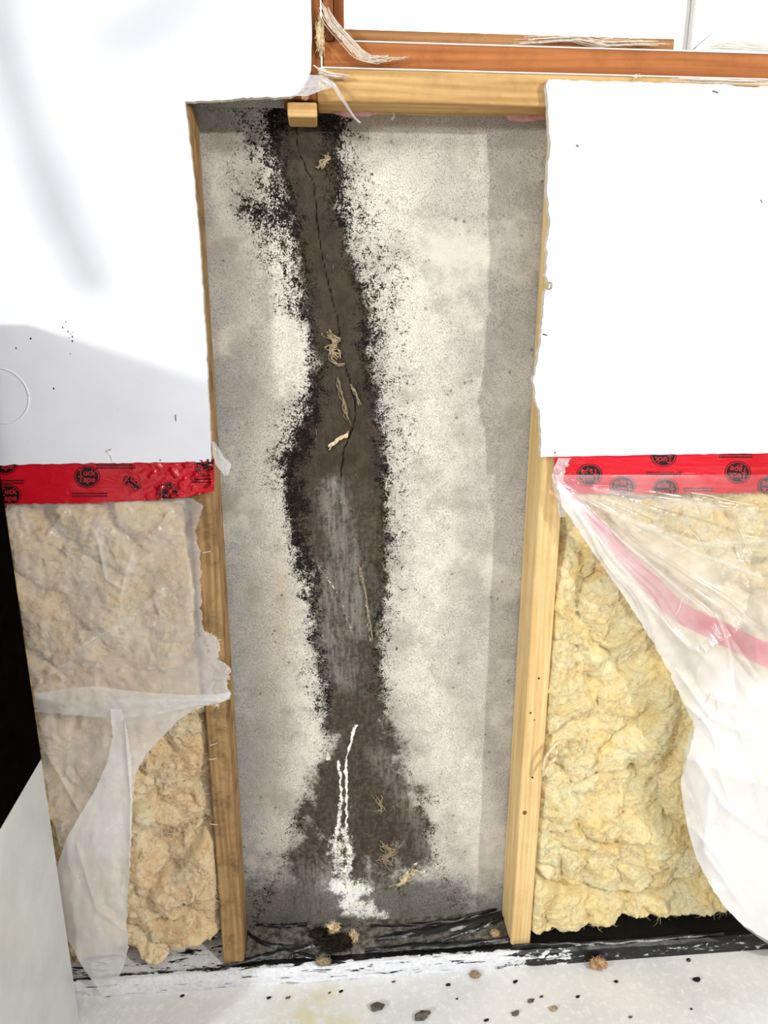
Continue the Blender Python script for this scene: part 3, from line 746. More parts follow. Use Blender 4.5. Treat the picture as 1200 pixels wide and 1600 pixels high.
def dirt_l(X, Z):
    d = 0
    for (px, py, rx, rz, a) in [(262, 1320, .03, .026, .75), (275, 1365, .02, .02, .5), (223, 1208, .006, .014, .8), (287, 1418, .006, .006, .9), (205, 1400, .008, .01, .6), (225, 1275, .008, .004, .5),
                                (120, 930, .06, .05, .22), (240, 1000, .06, .03, .2), (110, 1270, .04, .05, .25)]:
        c = PX(px, py, -0.01); d = d+a*np.exp(-(((X-c[0])/rx)**2+((Z-c[2])/rz)**2))
    return d
batt('insulation_batt', -0.42, -0.0395, 0.0, 0.936, M['fluff_l'], 90, -0.004, bot_l, extra_l, dirt_l,
     'peach coloured lumpy insulation with a grey dirt patch, left of the brown stud')

# ================================================================ plastic film
def loft_rows(name, rows, nu, nv, yfun, mat, parent, milk, jagl=0.0, jagr=0.0, seed=1, dense=None):
    R = np.array([r[0] for r in rows], float)
    rr = np.linspace(R[0], R[-1], nv)
    xl = np.interp(rr, R, [r[1] for r in rows]); xr = np.interp(rr, R, [r[2] for r in rows])
    z0 = np.zeros_like(rr)
    xl = xl+jagl*fbm(rr*0.09, z0, seed, 3)+jagl*0.5*fbm(rr*0.4, z0, seed+5, 2); xr = xr+jagr*fbm(rr*0.09, z0+3, seed+1, 3)+jagr*0.6*fbm(rr*0.4, z0+9, seed+7, 2)
    U = np.linspace(0, 1, nu)
    P = np.zeros((nv, nu, 3)); A = np.zeros((nv, nu))
    for j in range(nv):
        px = xl[j]+(xr[j]-xl[j])*U
        py = np.full(nu, rr[j])
        Y = yfun(px, py)
        P[j] = PXa(px, py, Y)
        A[j] = milk(px, py) if callable(milk) else milk
    return pyd(name, P.reshape(-1, 3), grid_faces(nu, nv), mat, parent, True, dict(milk=A))
def loft_cols(name, cols, nu, nv, yfun, mat, parent, milk, jagb=0.0, seed=1, attrs=True):
    R = np.array([c[0] for c in cols], float); cc = np.linspace(R[0], R[-1], nu)
    yt = np.interp(cc, R, [c[1] for c in cols]); yb = np.interp(cc, R, [c[2] for c in cols])
    yb = yb+jagb*fbm(cc*0.1, cc*0, seed, 3)
    P = np.zeros((nv, nu, 3)); A = np.zeros((nv, nu))
    for j in range(nv):
        v = j/(nv-1); py = yt+(yb-yt)*v; Y = yfun(cc, py)
        P[j] = PXa(cc, py, Y)
        A[j] = milk(cc, py) if callable(milk) else milk
    return pyd(name, P.reshape(-1, 3), grid_faces(nu, nv), mat, parent, True, dict(milk=A))
def pdist(px, py, pts):
    return seg_dist(px, py, pts) if True else None
def sd(px, py, pts):
    best = np.full(np.shape(px), 1e9)
    for (x0, z0), (x1, z1) in zip(pts[:-1], pts[1:]):
        dx, dz = x1-x0, z1-z0; t = np.clip(((px-x0)*dx+(py-z0)*dz)/(dx*dx+dz*dz), 0, 1)
        best = np.minimum(best, np.hypot(px-x0-t*dx, py-z0-t*dz))
    return best

vb_l = empty('vapour_barrier', (-0.15, -0.02, 0.5))
tag(vb_l, 'clear plastic film over the left insulation, torn along the brown stud', 'plastic sheet')
creL = [[(150, 830), (165, 905), (190, 920), (205, 870)], [(110, 1015), (200, 965), (245, 925)], [(205, 850), (235, 840), (265, 800)], [(40, 895), (110, 855), (140, 850)],
        [(60, 1060), (110, 1030), (230, 1040)], [(250, 960), (240, 935), (270, 920)], [(100, 800), (75, 835)]]
def y_l(px, py):
    Y = -0.0075-0.0225*sstep(785, 860, py)*sstep(345, 290, px) - 0.004*fbm(px*0.012, py*0.012, 61, 3) - 0.0015*fbm(px*0.05, py*0.05, 66, 2)
    for k, c in enumerate(creL): Y = Y-0.0045*np.exp(-sd(px, py, c)/5.0)
    return np.minimum(Y, -0.0035)
film = loft_rows('film', [(778, 8, 300), (790, 10, 318), (812, 12, 311), (830, 15, 305), (860, 20, 312), (900, 26, 314), (960, 34, 315), (985, 38, 318), (994, 40, 338),
                   (1010, 42, 344), (1030, 45, 341), (1043, 47, 361), (1055, 49, 357), (1070, 51, 355), (1086, 54, 360), (1096, 55, 350)],
          150, 160, y_l, M['plastic'], vb_l, lambda px, py: 0.24+0.10*sstep(1000, 1090, py)+0.25*sstep(300, 330, px)+0.06*fbm(px*0.03, py*0.03, 71, 3)+0.2*np.exp(-sd(px, py, creL[0])/6), 0, 2.5, 3)
def y_b(px, py): return -0.036-0.004*np.sin((py-1070)/40*3.14)-0.002*fbm(px*0.03, py*0.05, 31, 3)
loft_cols('fold', [(54, 1084, 1112), (100, 1077, 1116), (145, 1072, 1120), (190, 1078, 1122), (240, 1083, 1118), (300, 1086, 1104), (340, 1085, 1100), (360, 1081, 1092)],
          110, 14, y_b, M['plastic'], vb_l, lambda px, py: 0.42+0.1*fbm(px*0.05, py*0.05, 8, 3), 1.5, 5)
def y_c(px, py): return -0.034-0.004*fbm(px*0.02, py*0.012, 41, 3)-0.004*np.exp(-sd(px, py, [(72, 1175), (125, 1270)])/4)-0.003*np.exp(-sd(px, py, [(75, 1150), (190, 1155)])/3)
loft_rows('lower_film', [(1092, 55, 340), (1104, 57, 318), (1120, 60, 285), (1150, 64, 255), (1180, 67, 228), (1210, 71, 211), (1260, 79, 207), (1310, 90, 205), (1338, 96, 204)],
          90, 80, y_c, M['plastic'], vb_l, lambda px, py: 0.28+0.22*sstep(150, 210, px)+0.08*fbm(px*0.03, py*0.03, 77, 3), 0, 1.0, 11)
def y_d(px, py):
    return -0.043-0.006*np.sin((px-90)*0.045)*sstep(1120, 1300, py)-0.004*fbm(px*0.02, py*0.008, 51, 3)-0.004*np.exp(-sd(px, py, [(195, 1130), (204, 1250), (200, 1420)])/3)-0.004*np.exp(-sd(px, py, [(120, 1320), (150, 1420), (190, 1450)])/4)
loft_rows('hanging_flap', [(1108, 172, 190), (1150, 176, 200), (1190, 168, 206), (1230, 151, 207), (1270, 127, 206), (1310, 104, 205), (1350, 90, 203), (1400, 80, 200), (1440, 85, 198),
                           (1480, 113, 201), (1510, 128, 193), (1540, 150, 180), (1557, 160, 169)],
          80, 140, y_d, M['plastic'], vb_l, lambda px, py: 0.52+0.08*fbm(px*0.03, py*0.02, 78, 3), 1.0, 2.0, 13)
# ragged frayed rim of the tear
parts = []
for i in range(60):
    py = random.uniform(985, 1098); x = np.interp(py, [985, 994, 1010, 1030, 1043, 1055, 1070, 1086, 1096], [318, 338, 344, 341, 361, 357, 355, 360, 350])
    c = PX(x-random.uniform(0, 6), py, -0.034); q = c+np.array([random.uniform(-.004, .006), -.002, random.uniform(-.006, .006)])
    parts.append(tube([c, (c+q)/2+np.array([0, -.002, 0]), q], [.0008, .0007, .0003], 4))
for i in range(50):
    t = random.random(); x = 345-(345-205)*t; py = np.interp(x, [205, 212, 240, 280, 310, 345], [1225, 1205, 1168, 1128, 1104, 1100])
    c = PX(x, py, -0.037); q = c+np.array([random.uniform(-.005, .006), -.001, random.uniform(-.007, .003)])
    parts.append(tube([c, (c+q)/2, q], [.0007, .0006, .0003], 4))
V, F = merge(parts); f = pyd('frayed_edge', V, F, M['fibre'], vb_l, True); f['kind'] = 'stuff'

vb_r = empty('vapour_barrier', (0.9, -0.03, 0.5))
tag(vb_r, 'wrinkled loose plastic film sagging from the right tape to the floor', 'plastic sheet')
AX, AY = 872, 752                             # where the film is gathered against the stud
creR = [[(880, 765), (990, 815), (1090, 865), (1190, 900)], [(880, 770), (980, 850), (1060, 920), (1110, 960)], [(885, 780), (950, 860), (1010, 940), (1075, 1010)],
        [(930, 765), (1040, 780), (1180, 800)], [(1000, 820), (1100, 850), (1200, 845)], [(1120, 960), (1140, 1010), (1150, 1100)], [(1090, 1190), (1130, 1260), (1200, 1310)],
        [(1110, 1230), (1100, 1330), (1150, 1400)], [(1150, 1120), (1180, 1220), (1200, 1300)], [(1080, 1290), (1120, 1340), (1200, 1450)], [(1060, 1050), (1110, 1120), (1170, 1150)],
        [(900, 740), (1000, 742), (1080, 738)], [(890, 728), (960, 724), (1060, 722)]]
def y_r(px, py):
    dx, dy = px-AX, py-AY; r = np.hypot(dx, dy)+1e-6; a = np.arctan2(dy, dx)
    fan = np.abs(gnoise(a*7+0.5*fbm(px*0.005, py*0.005, 91, 2), r*0.0012, 81)); fan2 = gnoise(a*18, r*0.002+5, 83)
    amp = sstep(10, 90, r)*sstep(720, 300, r)*sstep(0.05, 0.25, a)
    Y = -0.030-0.016*sstep(0, 200, r)-0.050*sstep(840, 1060, py)*sstep(1010, 1160, px)
    Y = Y-amp*(0.011*(1-np.sqrt(fan*1.2+0.03))+0.0022*fan2)
    big = np.abs(gnoise(px*0.008+0.4*gnoise(px*0.006, py*0.006, 3), py*0.005, 95)); big2 = gnoise(px*0.02+py*0.004, py*0.012, 97)
    Y = Y-sstep(200, 430, r)*(0.016*(1-np.sqrt(big*1.3+.06))+0.003*big2)
    for c in creR: Y = Y-0.0035*np.exp(-(sd(px, py, c)/6.0)**1.5)
    return Y
rowsR = [(742, 868, 1330), (765, 872, 1330), (790, 878, 1330), (850, 918, 1330), (930, 974, 1330), (1000, 1018, 1330), (1050, 1046, 1330), (1095, 1066, 1330), (1135, 1086, 1330),
         (1180, 1076, 1330), (1222, 1064, 1330), (1300, 1076, 1330), (1340, 1088, 1330), (1380, 1108, 1330), (1417, 1132, 1330), (1445, 1160, 1330), (1470, 1200, 1330), (1495, 1260, 1330)]
def milk_r(px, py):
    r = np.hypot(px-AX, py-AY); a = np.arctan2(py-AY, px-AX)
    m = 0.13+0.42*sstep(0.62, 0.92, a)*sstep(900, 250, r)+0.70*sstep(1000, 1130, py)*sstep(1065, 1130, px)
    m = m+0.30*np.exp(-((a-0.60)/0.10)**2)*sstep(60, 200, r)+0.10*fbm(px*0.02, py*0.02, 101, 3)+0.25*np.exp(-r/45)
    m = m-0.06*sstep(0.25, 0.1, a)
    for c in creR: m = m+0.25*np.exp(-sd(px, py, c)/2.5)
    return np.clip(m, 0.05, 0.9)
loft_rows('film', rowsR, 170, 250, y_r, M['plastic_r'], vb_r, milk_r, 2.0, 0, 17)
# crumpled gather against the stud
def y_g(px, py): return -0.020-0.012*np.abs(fbm(px*0.09, py*0.05, 7, 3))
loft_rows('gathered_corner', [(716, 872, 892), (730, 866, 884), (745, 862, 880), (760, 864, 882), (780, 870, 886), (800, 872, 884), (808, 876, 882)], 22, 50, y_g, M['plastic_r'], vb_r, 0.55, 1.5, 2.0, 23)
# a second loop of film hanging at the sheet's left side
def y_h(px, py): return -0.056-0.02*np.sin((py-1130)/300*3.1)-0.004*fbm(px*0.03, py*0.02, 63, 3)
loft_rows('hanging_loop', [(1128, 1084, 1098), (1150, 1076, 1112), (1186, 1070, 1126), (1222, 1063, 1150), (1262, 1068, 1170), (1300, 1076, 1190), (1340, 1088, 1215), (1380, 1108, 1240), (1417, 1132, 1260), (1450, 1164, 1280), (1474, 1198, 1290)],
          60, 80, y_h, M['plastic_r'], vb_r, lambda px, py: 0.34+0.1*fbm(px*0.02, py*0.02, 44, 3), 1.0, 0, 29)

# ================================================================ red tape
def tape_y_l(px, py):
    w = sstep(170, 300, px)
    return -0.0095-w*(0.008*np.abs(fbm(px*0.05, py*0.06, 15, 3)))-0.0006*fbm(px*0.02, py*0.03, 16, 2)
def tape_y_r(px, py):
    w = sstep(960, 870, px)
    return -0.0095-w*0.004*np.abs(fbm(px*0.04, py*0.06, 18, 3))-0.0012*np.abs(fbm(px*0.004, py*0.09, 19, 3))
tape_l = empty('sealing_tape', tuple(PX(170, 755, -0.009)))
loft_cols('strip', [(-60, 722, 789), (0, 722, 788), (150, 720, 786), (240, 718, 781), (285, 718, 778), (312, 718, 772), (335, 717, 768)], 170, 30, tape_y_l, M['tape'], tape_l, 0.0, 1.2, 4)
tag(tape_l, 'red printed sealing tape with upright emblems under the left drywall', 'tape')
tape_r = empty('sealing_tape', tuple(PX(1030, 742, -0.009)))
loft_cols('strip', [(866, 706, 752), (876, 706, 768), (890, 706, 771), (1000, 706, 772), (1100, 704, 771), (1260, 701, 769)], 150, 30, tape_y_r, M['tape'], tape_r, 0.0, 0.6, 6)
tag(tape_r, 'red printed sealing tape with upside down emblems under the right drywall', 'tape')
dg = bpy.context.evaluated_depsgraph_get()
def text_mesh(body, size, off):
    cu = bpy.data.curves.new('txt', 'FONT'); cu.body = body; cu.size = size; cu.align_x = 'CENTER'; cu.align_y = 'CENTER'
    cu.space_line = 0.78; cu.offset = off; cu.resolution_u = 3
    ob = bpy.data.objects.new('txt', cu); C.objects.link(ob); bpy.context.view_layer.update()
    me = bpy.data.meshes.new_from_object(ob.evaluated_get(bpy.context.evaluated_depsgraph_get()))
    V = np.array([v.co[:] for v in me.vertices]); F = [tuple(p.vertices) for p in me.polygons]
    bpy.data.objects.remove(ob); bpy.data.curves.remove(cu); bpy.data.meshes.remove(me)
    V[:, :2] -= (V[:, :2].max(0)+V[:, :2].min(0))/2
    return V, F
TXT = text_mesh('Tuck\nTape', 13.5, 0.35)
def emblem(parent, px, py, yf, rot, rx=17.5, ry=15.0, tilt=0.0, clip=None):
    def place(uv, lift):
        out = []
        c, s = math.cos(rot+tilt), math.sin(rot+tilt)
        for u, v in uv:
            X = px+u*c-v*s; Yy = py-(u*s+v*c)
            if clip: X = min(max(X, clip[0]), clip[1]); Yy = min(max(Yy, clip[2]), clip[3])
            out.append(PX(X, Yy, float(yf(np.array([X]), np.array([Yy]))[0])-lift))
        return out
    V, F = [(0.0, 0.0)], []
    for ring in (0.5, 1.0):
        for k in range(28): V.append((rx*ring*math.cos(k*math.pi/14), ry*ring*math.sin(k*math.pi/14)))
    for k in range(28):
        F.append((0, 1+k, 1+(k+1) % 28)); F.append((1+k, 29+k, 29+(k+1) % 28, 1+(k+1) % 28))
    e = pyd('printed_emblem', place(V, 0.0005), F, M['ink'], parent); e['label'] = 'black oval emblem with red lettering'
    VR, FR = [], []
    for k in range(32):
        a = k*math.pi/16
        for q in (1.10, 1.17): VR.append((rx*q*math.cos(a), ry*q*math.sin(a)))
    FR = [(2*k, 2*k+1, (2*k+3) % 64, (2*k+2) % 64) for k in range(32)]
    pyd('emblem_ring', place(VR, 0.0005), FR, M['ink'], parent)
    tv, tf = TXT
    t = pyd('lettering', place([(a[0], a[1]) for a in tv], 0.0010), tf, M['redink'])
    t.parent = e
def fineprint(parent, px, py, w, yf, rot180=False):
    V, F = [], []; r = random.Random(int(px))
    for line in (0, 4.2):
        x = px
        while x < px+w:
            cw = r.uniform(1.4, 3.2)
            for (a, b) in ((x, py+line-1.1), (x+cw, py+line-1.1), (x+cw, py+line+1.1), (x, py+line+1.1)):
                V.append(PX(a, b, float(yf(np.array([a]), np.array([b]))[0])-0.0006))
            n = len(V); F.append((n-4, n-3, n-2, n-1)); x += cw+r.uniform(0.5, 1.4)
    pyd('fine_print', V, F, M['ink'], parent)
emblem(tape_l, 136, 745, tape_y_l, 0, tilt=0.0)
emblem(tape_l, 13, 774, tape_y_l, 0, clip=(-60, 99, 700, 786))
emblem(tape_l, 262, 768, tape_y_l, 0.05, rx=15, ry=12, clip=(0, 400, 700, 779))
emblem(tape_l, 206, 755, tape_y_l, -0.6, rx=14, ry=7)
emblem(tape_l, 324, 727, tape_y_l, math.pi, clip=(0, 333, 719, 790))
emblem(tape_l, 8, 724, tape_y_l, 0, clip=(-60, 99, 721, 790))
emblem(tape_r, 921, 742, tape_y_r, math.pi, tilt=0.1)
emblem(tape_r, 1153, 738, tape_y_r, math.pi, tilt=-0.12)
emblem(tape_r, 1037, 712, tape_y_r, math.pi, clip=(860, 1300, 706, 780))
emblem(tape_r, 1040, 764, tape_y_r, math.pi, clip=(860, 1300, 700, 771))
emblem(tape_r, 973, 760, tape_y_r, math.pi, clip=(860, 1300, 700, 771))
emblem(tape_r, 1204, 760, tape_y_r, math.pi, clip=(860, 1300, 700, 770))
fineprint(tape_l, 112, 771, 54, tape_y_l); fineprint(tape_l, 0, 751, 37, tape_y_l); fineprint(tape_l, 298, 749, 32, tape_y_l); fineprint(tape_l, 150, 727, 60, tape_y_l)
fineprint(tape_r, 1010, 738, 54, tape_y_r); fineprint(tape_r, 1124, 710, 50, tape_y_r); fineprint(tape_r, 1068, 763, 46, tape_y_r)
# red tape tail stuck to the sagging film
tail = smooth_path([(886, 768), (930, 815), (975, 868), (1020, 915), (1060, 955), (1120, 985), (1200, 1025), (1270, 1050)], 8)
V, A = [], []
for i, (a, b) in enumerate(tail):
    w = np.interp(i, [0, 6, 20, len(tail)-1], [4, 8, 14, 20])
    for j in range(6):
        s = (j/5-0.5)*2*w; X, Yy = a-s*0.62, b+s*0.78
        yy = min(-0.021, float(y_r(np.array([X]), np.array([Yy]))[0])+0.010)
        V.append(PX(X, Yy, yy))
t = pyd('tape_tail', V, grid_faces(6, len(tail)), M['tape'], vb_r, True); t['label'] = 'red tape tail seen through the film'
# white stretch lines and loose threads on the film
for pp in [[(1080, 770), (1110, 775), (1150, 785), (1180, 790)], [(1090, 785), (1100, 778), (1115, 782)], [(1060, 840), (1075, 830), (1090, 840), (1098, 860)],
           [(1075, 930), (1066, 935), (1062, 950), (1055, 962)], [(1155, 825), (1165, 850), (1160, 870)], [(1100, 1100), (1112, 1082), (1118, 1110), (1092, 1125)]]:
    q = smooth_path(pp, 6)
    V, F = tube([PX(a, b, float(y_r(np.array([a]), np.array([b]))[0])-0.003) for a, b in q], 0.0006, 4)
    pyd('loose_thread', V, F, M['fibre'], vb_r, True)

# ================================================================ membrane strip at the wall's foot
def build_curb():
    prof = [(0.078, 0.0005), (0.03, 0.0), (0.002, -0.0005), (-0.006, 0.0015), (-0.013, 0.0005), (-0.018, -0.004), (-0.0205, -0.011), (-0.0215, -0.020), (-0.022, FZ+0.0003), (0.078, FZ+0.0003)]
    x0, x1, n = -0.50, 1.5, 500
    V, A = [], []
    for i in range(n):
        x = x0+(x1-x0)*i/(n-1)
        for k, (y, z) in enumerate(prof):
            dy = dz = 0
            if 1 <= k <= 7:
                dy = 0.0016*float(fbm(np.array([x*25]), np.array([k*0.6]), 5, 3)[0]); dz = 0.0016*float(fbm(np.array([x*30]), np.array([k*0.7+9]), 6, 3)[0])
                if k <= 2: dz = -abs(dz)*1.2
            V.append((x, y+dy, z+dz))
            front = 1.0 if k >= 5 else (0.9 if k == 4 else (0.5 if k == 3 else (-0.4 if x > -0.03 else 0.72)))
            right = float(sstep(0.36, 0.66, np.array([x+0.1*float(gnoise(np.array([x*14]), np.array([k*0.9]), 8)[0])]))[0])
            A.append(front*0.80-0.50*right*(1 if k >= 3 else 0)+0.05)
    m = len(prof)
    F = []
    for i in range(n-1):
        for k in range(m):
            k2 = (k+1) % m; F.append((i*m+k, i*m+k2, (i+1)*m+k2, (i+1)*m+k))
    F.append(tuple(range(m))[::-1]); F.append(tuple((n-1)*m+k for k in range(m)))
    o = pyd('base_membrane', V, F, M['curb'], None, False, dict(paint=A))
    return tag(o, 'low black membrane strip with white paint along the foot of the wall', 'flashing')
curb = build_curb()

# bare concrete ledge of the open bay
def build_ledge():
    nx, ny = 160, 24; x = np.linspace(0.001, 0.499, nx); y = np.linspace(0.006, 0.0795, ny); X, Y = np.meshgrid(x, y)
    Z = 0.0022+0.0012*fbm(X*40, Y*40, 301, 4)
    e = np.minimum(Y-0.006, 0.0795-Y); Z = np.where(Y < 0.008, -0.003, Z)
    V = np.stack([X, Y, Z], -1).reshape(-1, 3)
    return pyd('trim_1', V, grid_faces(nx, ny), M['ledge'], None, True)
struct(build_ledge())
# crumpled black film on the ledge of the open bay
film_root = empty('black_film', (0.25, 0.04, 0.002)); tag(film_root, 'crumpled black plastic film on the ledge at the bottom of the concrete', 'plastic film')
def ribbon(pts, w, zb, seed, name='crease'):
    q = smooth_path(pts, 10); V = []; n = len(q)
    for i, (a, b) in enumerate(q):
        c = PZ(a, b, zb); t = np.array(q[min(i+1, n-1)])-np.array(q[max(i-1, 0)])
        ww = w*(0.35+0.65*math.sin(math.pi*min(max(i/(n-1), 0.08), 0.92)))
        for j in range(7):
            s = j/6-0.5
            V.append((c[0]+random.uniform(-.0004, .0004), c[1]+s*ww, zb+0.003+0.006*abs(float(gnoise(np.array([i*0.23]), np.array([j*0.8+seed]), seed)[0]))+0.004*math.cos(s*3.1)))
    return pyd(name, V, grid_faces(7, n), M['blackfilm'], film_root, True)
ribbon([(383, 1458), (410, 1475), (440, 1482), (475, 1484)], 0.010, 0.002, 1)
ribbon([(345, 1515), (400, 1500), (440, 1490), (480, 1482), (520, 1470)], 0.014, 0.000, 2)
ribbon([(400, 1448), (440, 1450), (480, 1449)], 0.008, 0.003, 3)
ribbon([(450, 1500), (470, 1494), (510, 1504)], 0.012, 0.001, 4)
ribbon([(590, 1470), (640, 1462), (700, 1452), (760, 1438), (782, 1430)], 0.020, 0.003, 5)
ribbon([(580, 1450), (650, 1448), (720, 1440), (775, 1424)], 0.007, 0.006, 6)
ribbon([(570, 1488), (640, 1482), (720, 1478), (800, 1470)], 0.015, 0.000, 7)
ribbon([(690, 1475), (740, 1455), (785, 1440)], 0.010, 0.006, 8)
ribbon([(800, 1482), (900, 1478), (1000, 1472), (1130, 1462)], 0.012, 0.000, 9)
# grit lying on the ledge
parts = []
for i in range(420):
    a, b = random.uniform(390, 785), random.uniform(1446, 1494); c = PZ(a, b, 0.002)
    if c[1] > 0.074 or c[1] < 0.0: continue
    r = random.uniform(0.0006, 0.0022)
    vv = [c+np.array([random.uniform(-r, r), random.uniform(-r, r), random.uniform(-0.0004, r)]) for _ in range(4)]
    parts.append((vv, [(0, 1, 2), (0, 2, 3), (0, 3, 1), (1, 3, 2)]))
V, F = merge(parts)
tag(pyd('ledge_grit', V, F, M['pebble']), 'grey grit scattered over the ledge below the stained concrete', 'grit', kind='stuff')

# ================================================================ wool tufts, wisps, crumbs
def lump(name, c, r, mat, seed, sq=(1, 1, 1), amp=0.5, fibres=260, sub=3):
    bm = bmesh.new(); bmesh.ops.create_icosphere(bm, subdivisions=sub, radius=1.0)
    core = 0.72 if fibres else 1.0; c = np.array(c, float); sqa = np.array(sq, float)
    for v in bm.verts:
        p = np.array(v.co)
        k = core*(1+amp*float(fbm(np.array([p[0]*1.9+p[1]]), np.array([p[2]*1.9-p[1]*0.7]), seed, 5, 0.55)[0]))
        v.co = Vector(c+p*r*sqa*k)
    root = empty(name, tuple(c))
    bm_obj('body', bm, mat, root, True)
    rr = np.random.default_rng(seed); parts = []; zlow = c[2]-r*sq[2]*0.95
    for _ in range(fibres):
        d = rr.normal(0, 1, 3); d /= np.linalg.norm(d); t = np.cross(d, rr.normal(0, 1, 3)); t /= np.linalg.norm(t)
        p = c+d*r*sqa*core*rr.uniform(0.75, 1.05); q = [p]
        for k in range(4):
            t = t+rr.normal(0, 0.5, 3)-d*0.02; t /= np.linalg.norm(t)
            n = q[-1]+t*r*sqa*rr.uniform(0.10, 0.22); n[2] = max(n[2], zlow); q.append(n)
        w = rr.uniform(0.025, 0.06)*r
        parts.append(tube(q, [w, w, w*0.9, w*0.6, w*0.25], 4))
    if parts:
        V, F = merge(parts); f = pyd('fibres', V, F, mat, root, True); f['kind'] = 'stuff'
    return root
c = PZ(934, 1512, FZ)
M['tan'] = mat_simple('tan_wool', (212, 178, 138), 0.95, 0.05, c2=(170, 130, 94), scale=130, bump=0.8)
M['cream'] = mat_simple('cream_wool', (232, 214, 176), 0.95, 0.05, c2=(196, 168, 122), scale=130, bump=0.8)
tag(lump('wool_tuft', (c[0], c[1], FZ+0.010), 0.017, M['tan'], 3, (1.1, 0.8, 0.62)), 'tan insulation tuft lying on the floor before the right insulation', 'insulation tuft')
c = PZ(548, 1472, 0.004)
tag(lump('wool_tuft', PZ(520, 1450, 0.016), 0.014, M['cream'], 5, (1.2, 0.8, 0.9)), 'cream insulation tuft on top of the black clump on the ledge', 'insulation tuft')
tag(lump('wool_tuft', PZ(552, 1465, 0.016), 0.013, M['cream'], 6, (0.8, 0.8, 1.4)), 'upright cream insulation tuft beside the black clump on the ledge', 'insulation tuft')
tag(lump('wool_tuft', PZ(773, 1458, 0.010), 0.009, M['tan'], 8, (1, 1, 0.9)), 'small tan tuft on the ledge against the pale pine stud', 'insulation tuft')
tag(lump('wool_tuft', PZ(505, 1502, 0.008), 0.013, M['wisp'], 9, (1.3, 0.8, 0.6)), 'dusty brown tuft in front of the black clump on the ledge', 'insulation tuft')
tag(lump('grime_clump', PZ(525, 1474, 0.017), 0.027, M['grime'], 11, (1.2, 0.7, 0.5), 0.8, 520), 'black matted clump of film and fibres in the middle of the ledge', 'debris')
tag(lump('grime_clump', PZ(498, 1458, 0.016), 0.017, M['grime'], 12, (1.2, 0.7, 0.6), 0.8, 200), 'small dark clump on the ledge left of the cream tufts', 'debris')
c = PZ(742, 1525, FZ)
tag(lump('wool_tuft', (c[0], c[1], FZ+0.004), 0.009, M['wisp'], 14, (1.3, 1, 0.4)), 'flattened dusty tuft on the floor before the pale pine stud', 'insulation tuft')
# wisps of wool stuck to the concrete
def wisp(pts, label, rad=0.0016, n=7, spread=0.005, mat='wisp', seed=1):
    rr = random.Random(seed); parts = []
    base = [PX(a, b, YC-0.003) for a, b in smooth_path(pts, 5)]
    for k in range(n*2):
        o = np.array([rr.gauss(0, spread), 0, rr.gauss(0, spread)]); s = rr.randrange(0, max(1, len(base)//3)); e = rr.randrange(len(base)*2//3, len(base)+1)
        q = [p+o*(0.4+0.6*math.sin(i*0.9+k))+np.array([0, -abs(rr.gauss(0, .0015)), 0]) for i, p in enumerate(base[s:e])]
        if len(q) < 2: continue
        parts.append(tube(q, [rad*rr.uniform(0.12, 0.75) for _ in q], 5))
    V, F = merge(parts)
    return tag(pyd('wool_wisp', V, F, M[mat], None, True), label, 'insulation wisp')
wisp([(513, 520), (522, 535), (519, 548), (532, 560)], 'tangled pale wisp stuck to the middle of the dark stain', 0.002, 12, 0.005, seed=2)
wisp([(514, 540), (520, 565), (538, 572)], 'thin wisp below the tangled one on the dark stain', 0.0013, 5, 0.003, seed=3)
wisp([(527, 590), (534, 615), (540, 640), (545, 660)], 'long faint wisp running down the dark stain', 0.0010, 5, 0.003, seed=4)
wisp([(548, 600), (556, 615), (562, 632)], 'short pale wisp beside the crack on the dark stain', 0.0013, 4, 0.002, seed=5)
wisp([(515, 702), (523, 690), (538, 682), (545, 674)], 'curved cream wisp at the lower end of the brown stain', 0.0022, 5, 0.002, 'cream', 6)
wisp([(497, 264), (504, 256), (512, 248), (508, 240)], 'stubby pale wisp near the top of the dark stain', 0.0022, 6, 0.003, seed=7)
wisp([(560, 880), (570, 920), (576, 960), (582, 1000)], 'pale crusty streak wisp low on the grey part of the stain', 0.0012, 5, 0.002, seed=8)
wisp([(598, 1318), (610, 1330), (600, 1345), (615, 1352)], 'scattered wisp right of the white mineral crust', 0.0011, 12, 0.009, seed=9)
wisp([(620, 1385), (632, 1375), (645, 1362), (655, 1358)], 'cream wisp low on the stain right of the white crust', 0.0013, 10, 0.006, 'cream', 10)
wisp([(590, 1245), (596, 1260), (588, 1270)], 'tiny wisp upper right of the white mineral crust', 0.0009, 7, 0.007, seed=11)
wisp([(511, 1176), (516, 1184)], 'dot of pale wool left of the white mineral crust', 0.002, 5, 0.002, 'fibre', 12)

# white crumbs and shreds at the right batt's edge
parts = []
for pp in [[(848, 1205), (852, 1185), (862, 1170), (872, 1160), (882, 1165)], [(848, 1212), (858, 1195), (870, 1182)], [(872, 1162), (868, 1180)], [(850, 1190), (848, 1210)]]:
    parts.append(tube([PX(a, b, -0.022) for a, b in smooth_path(pp, 5)], 0.0032, 6))
V, F = merge(parts); tag(pyd('paper_shred', V, F, M['cream'], None, True), 'curled cream shred between the pale pine stud and the yellow insulation', 'shred')

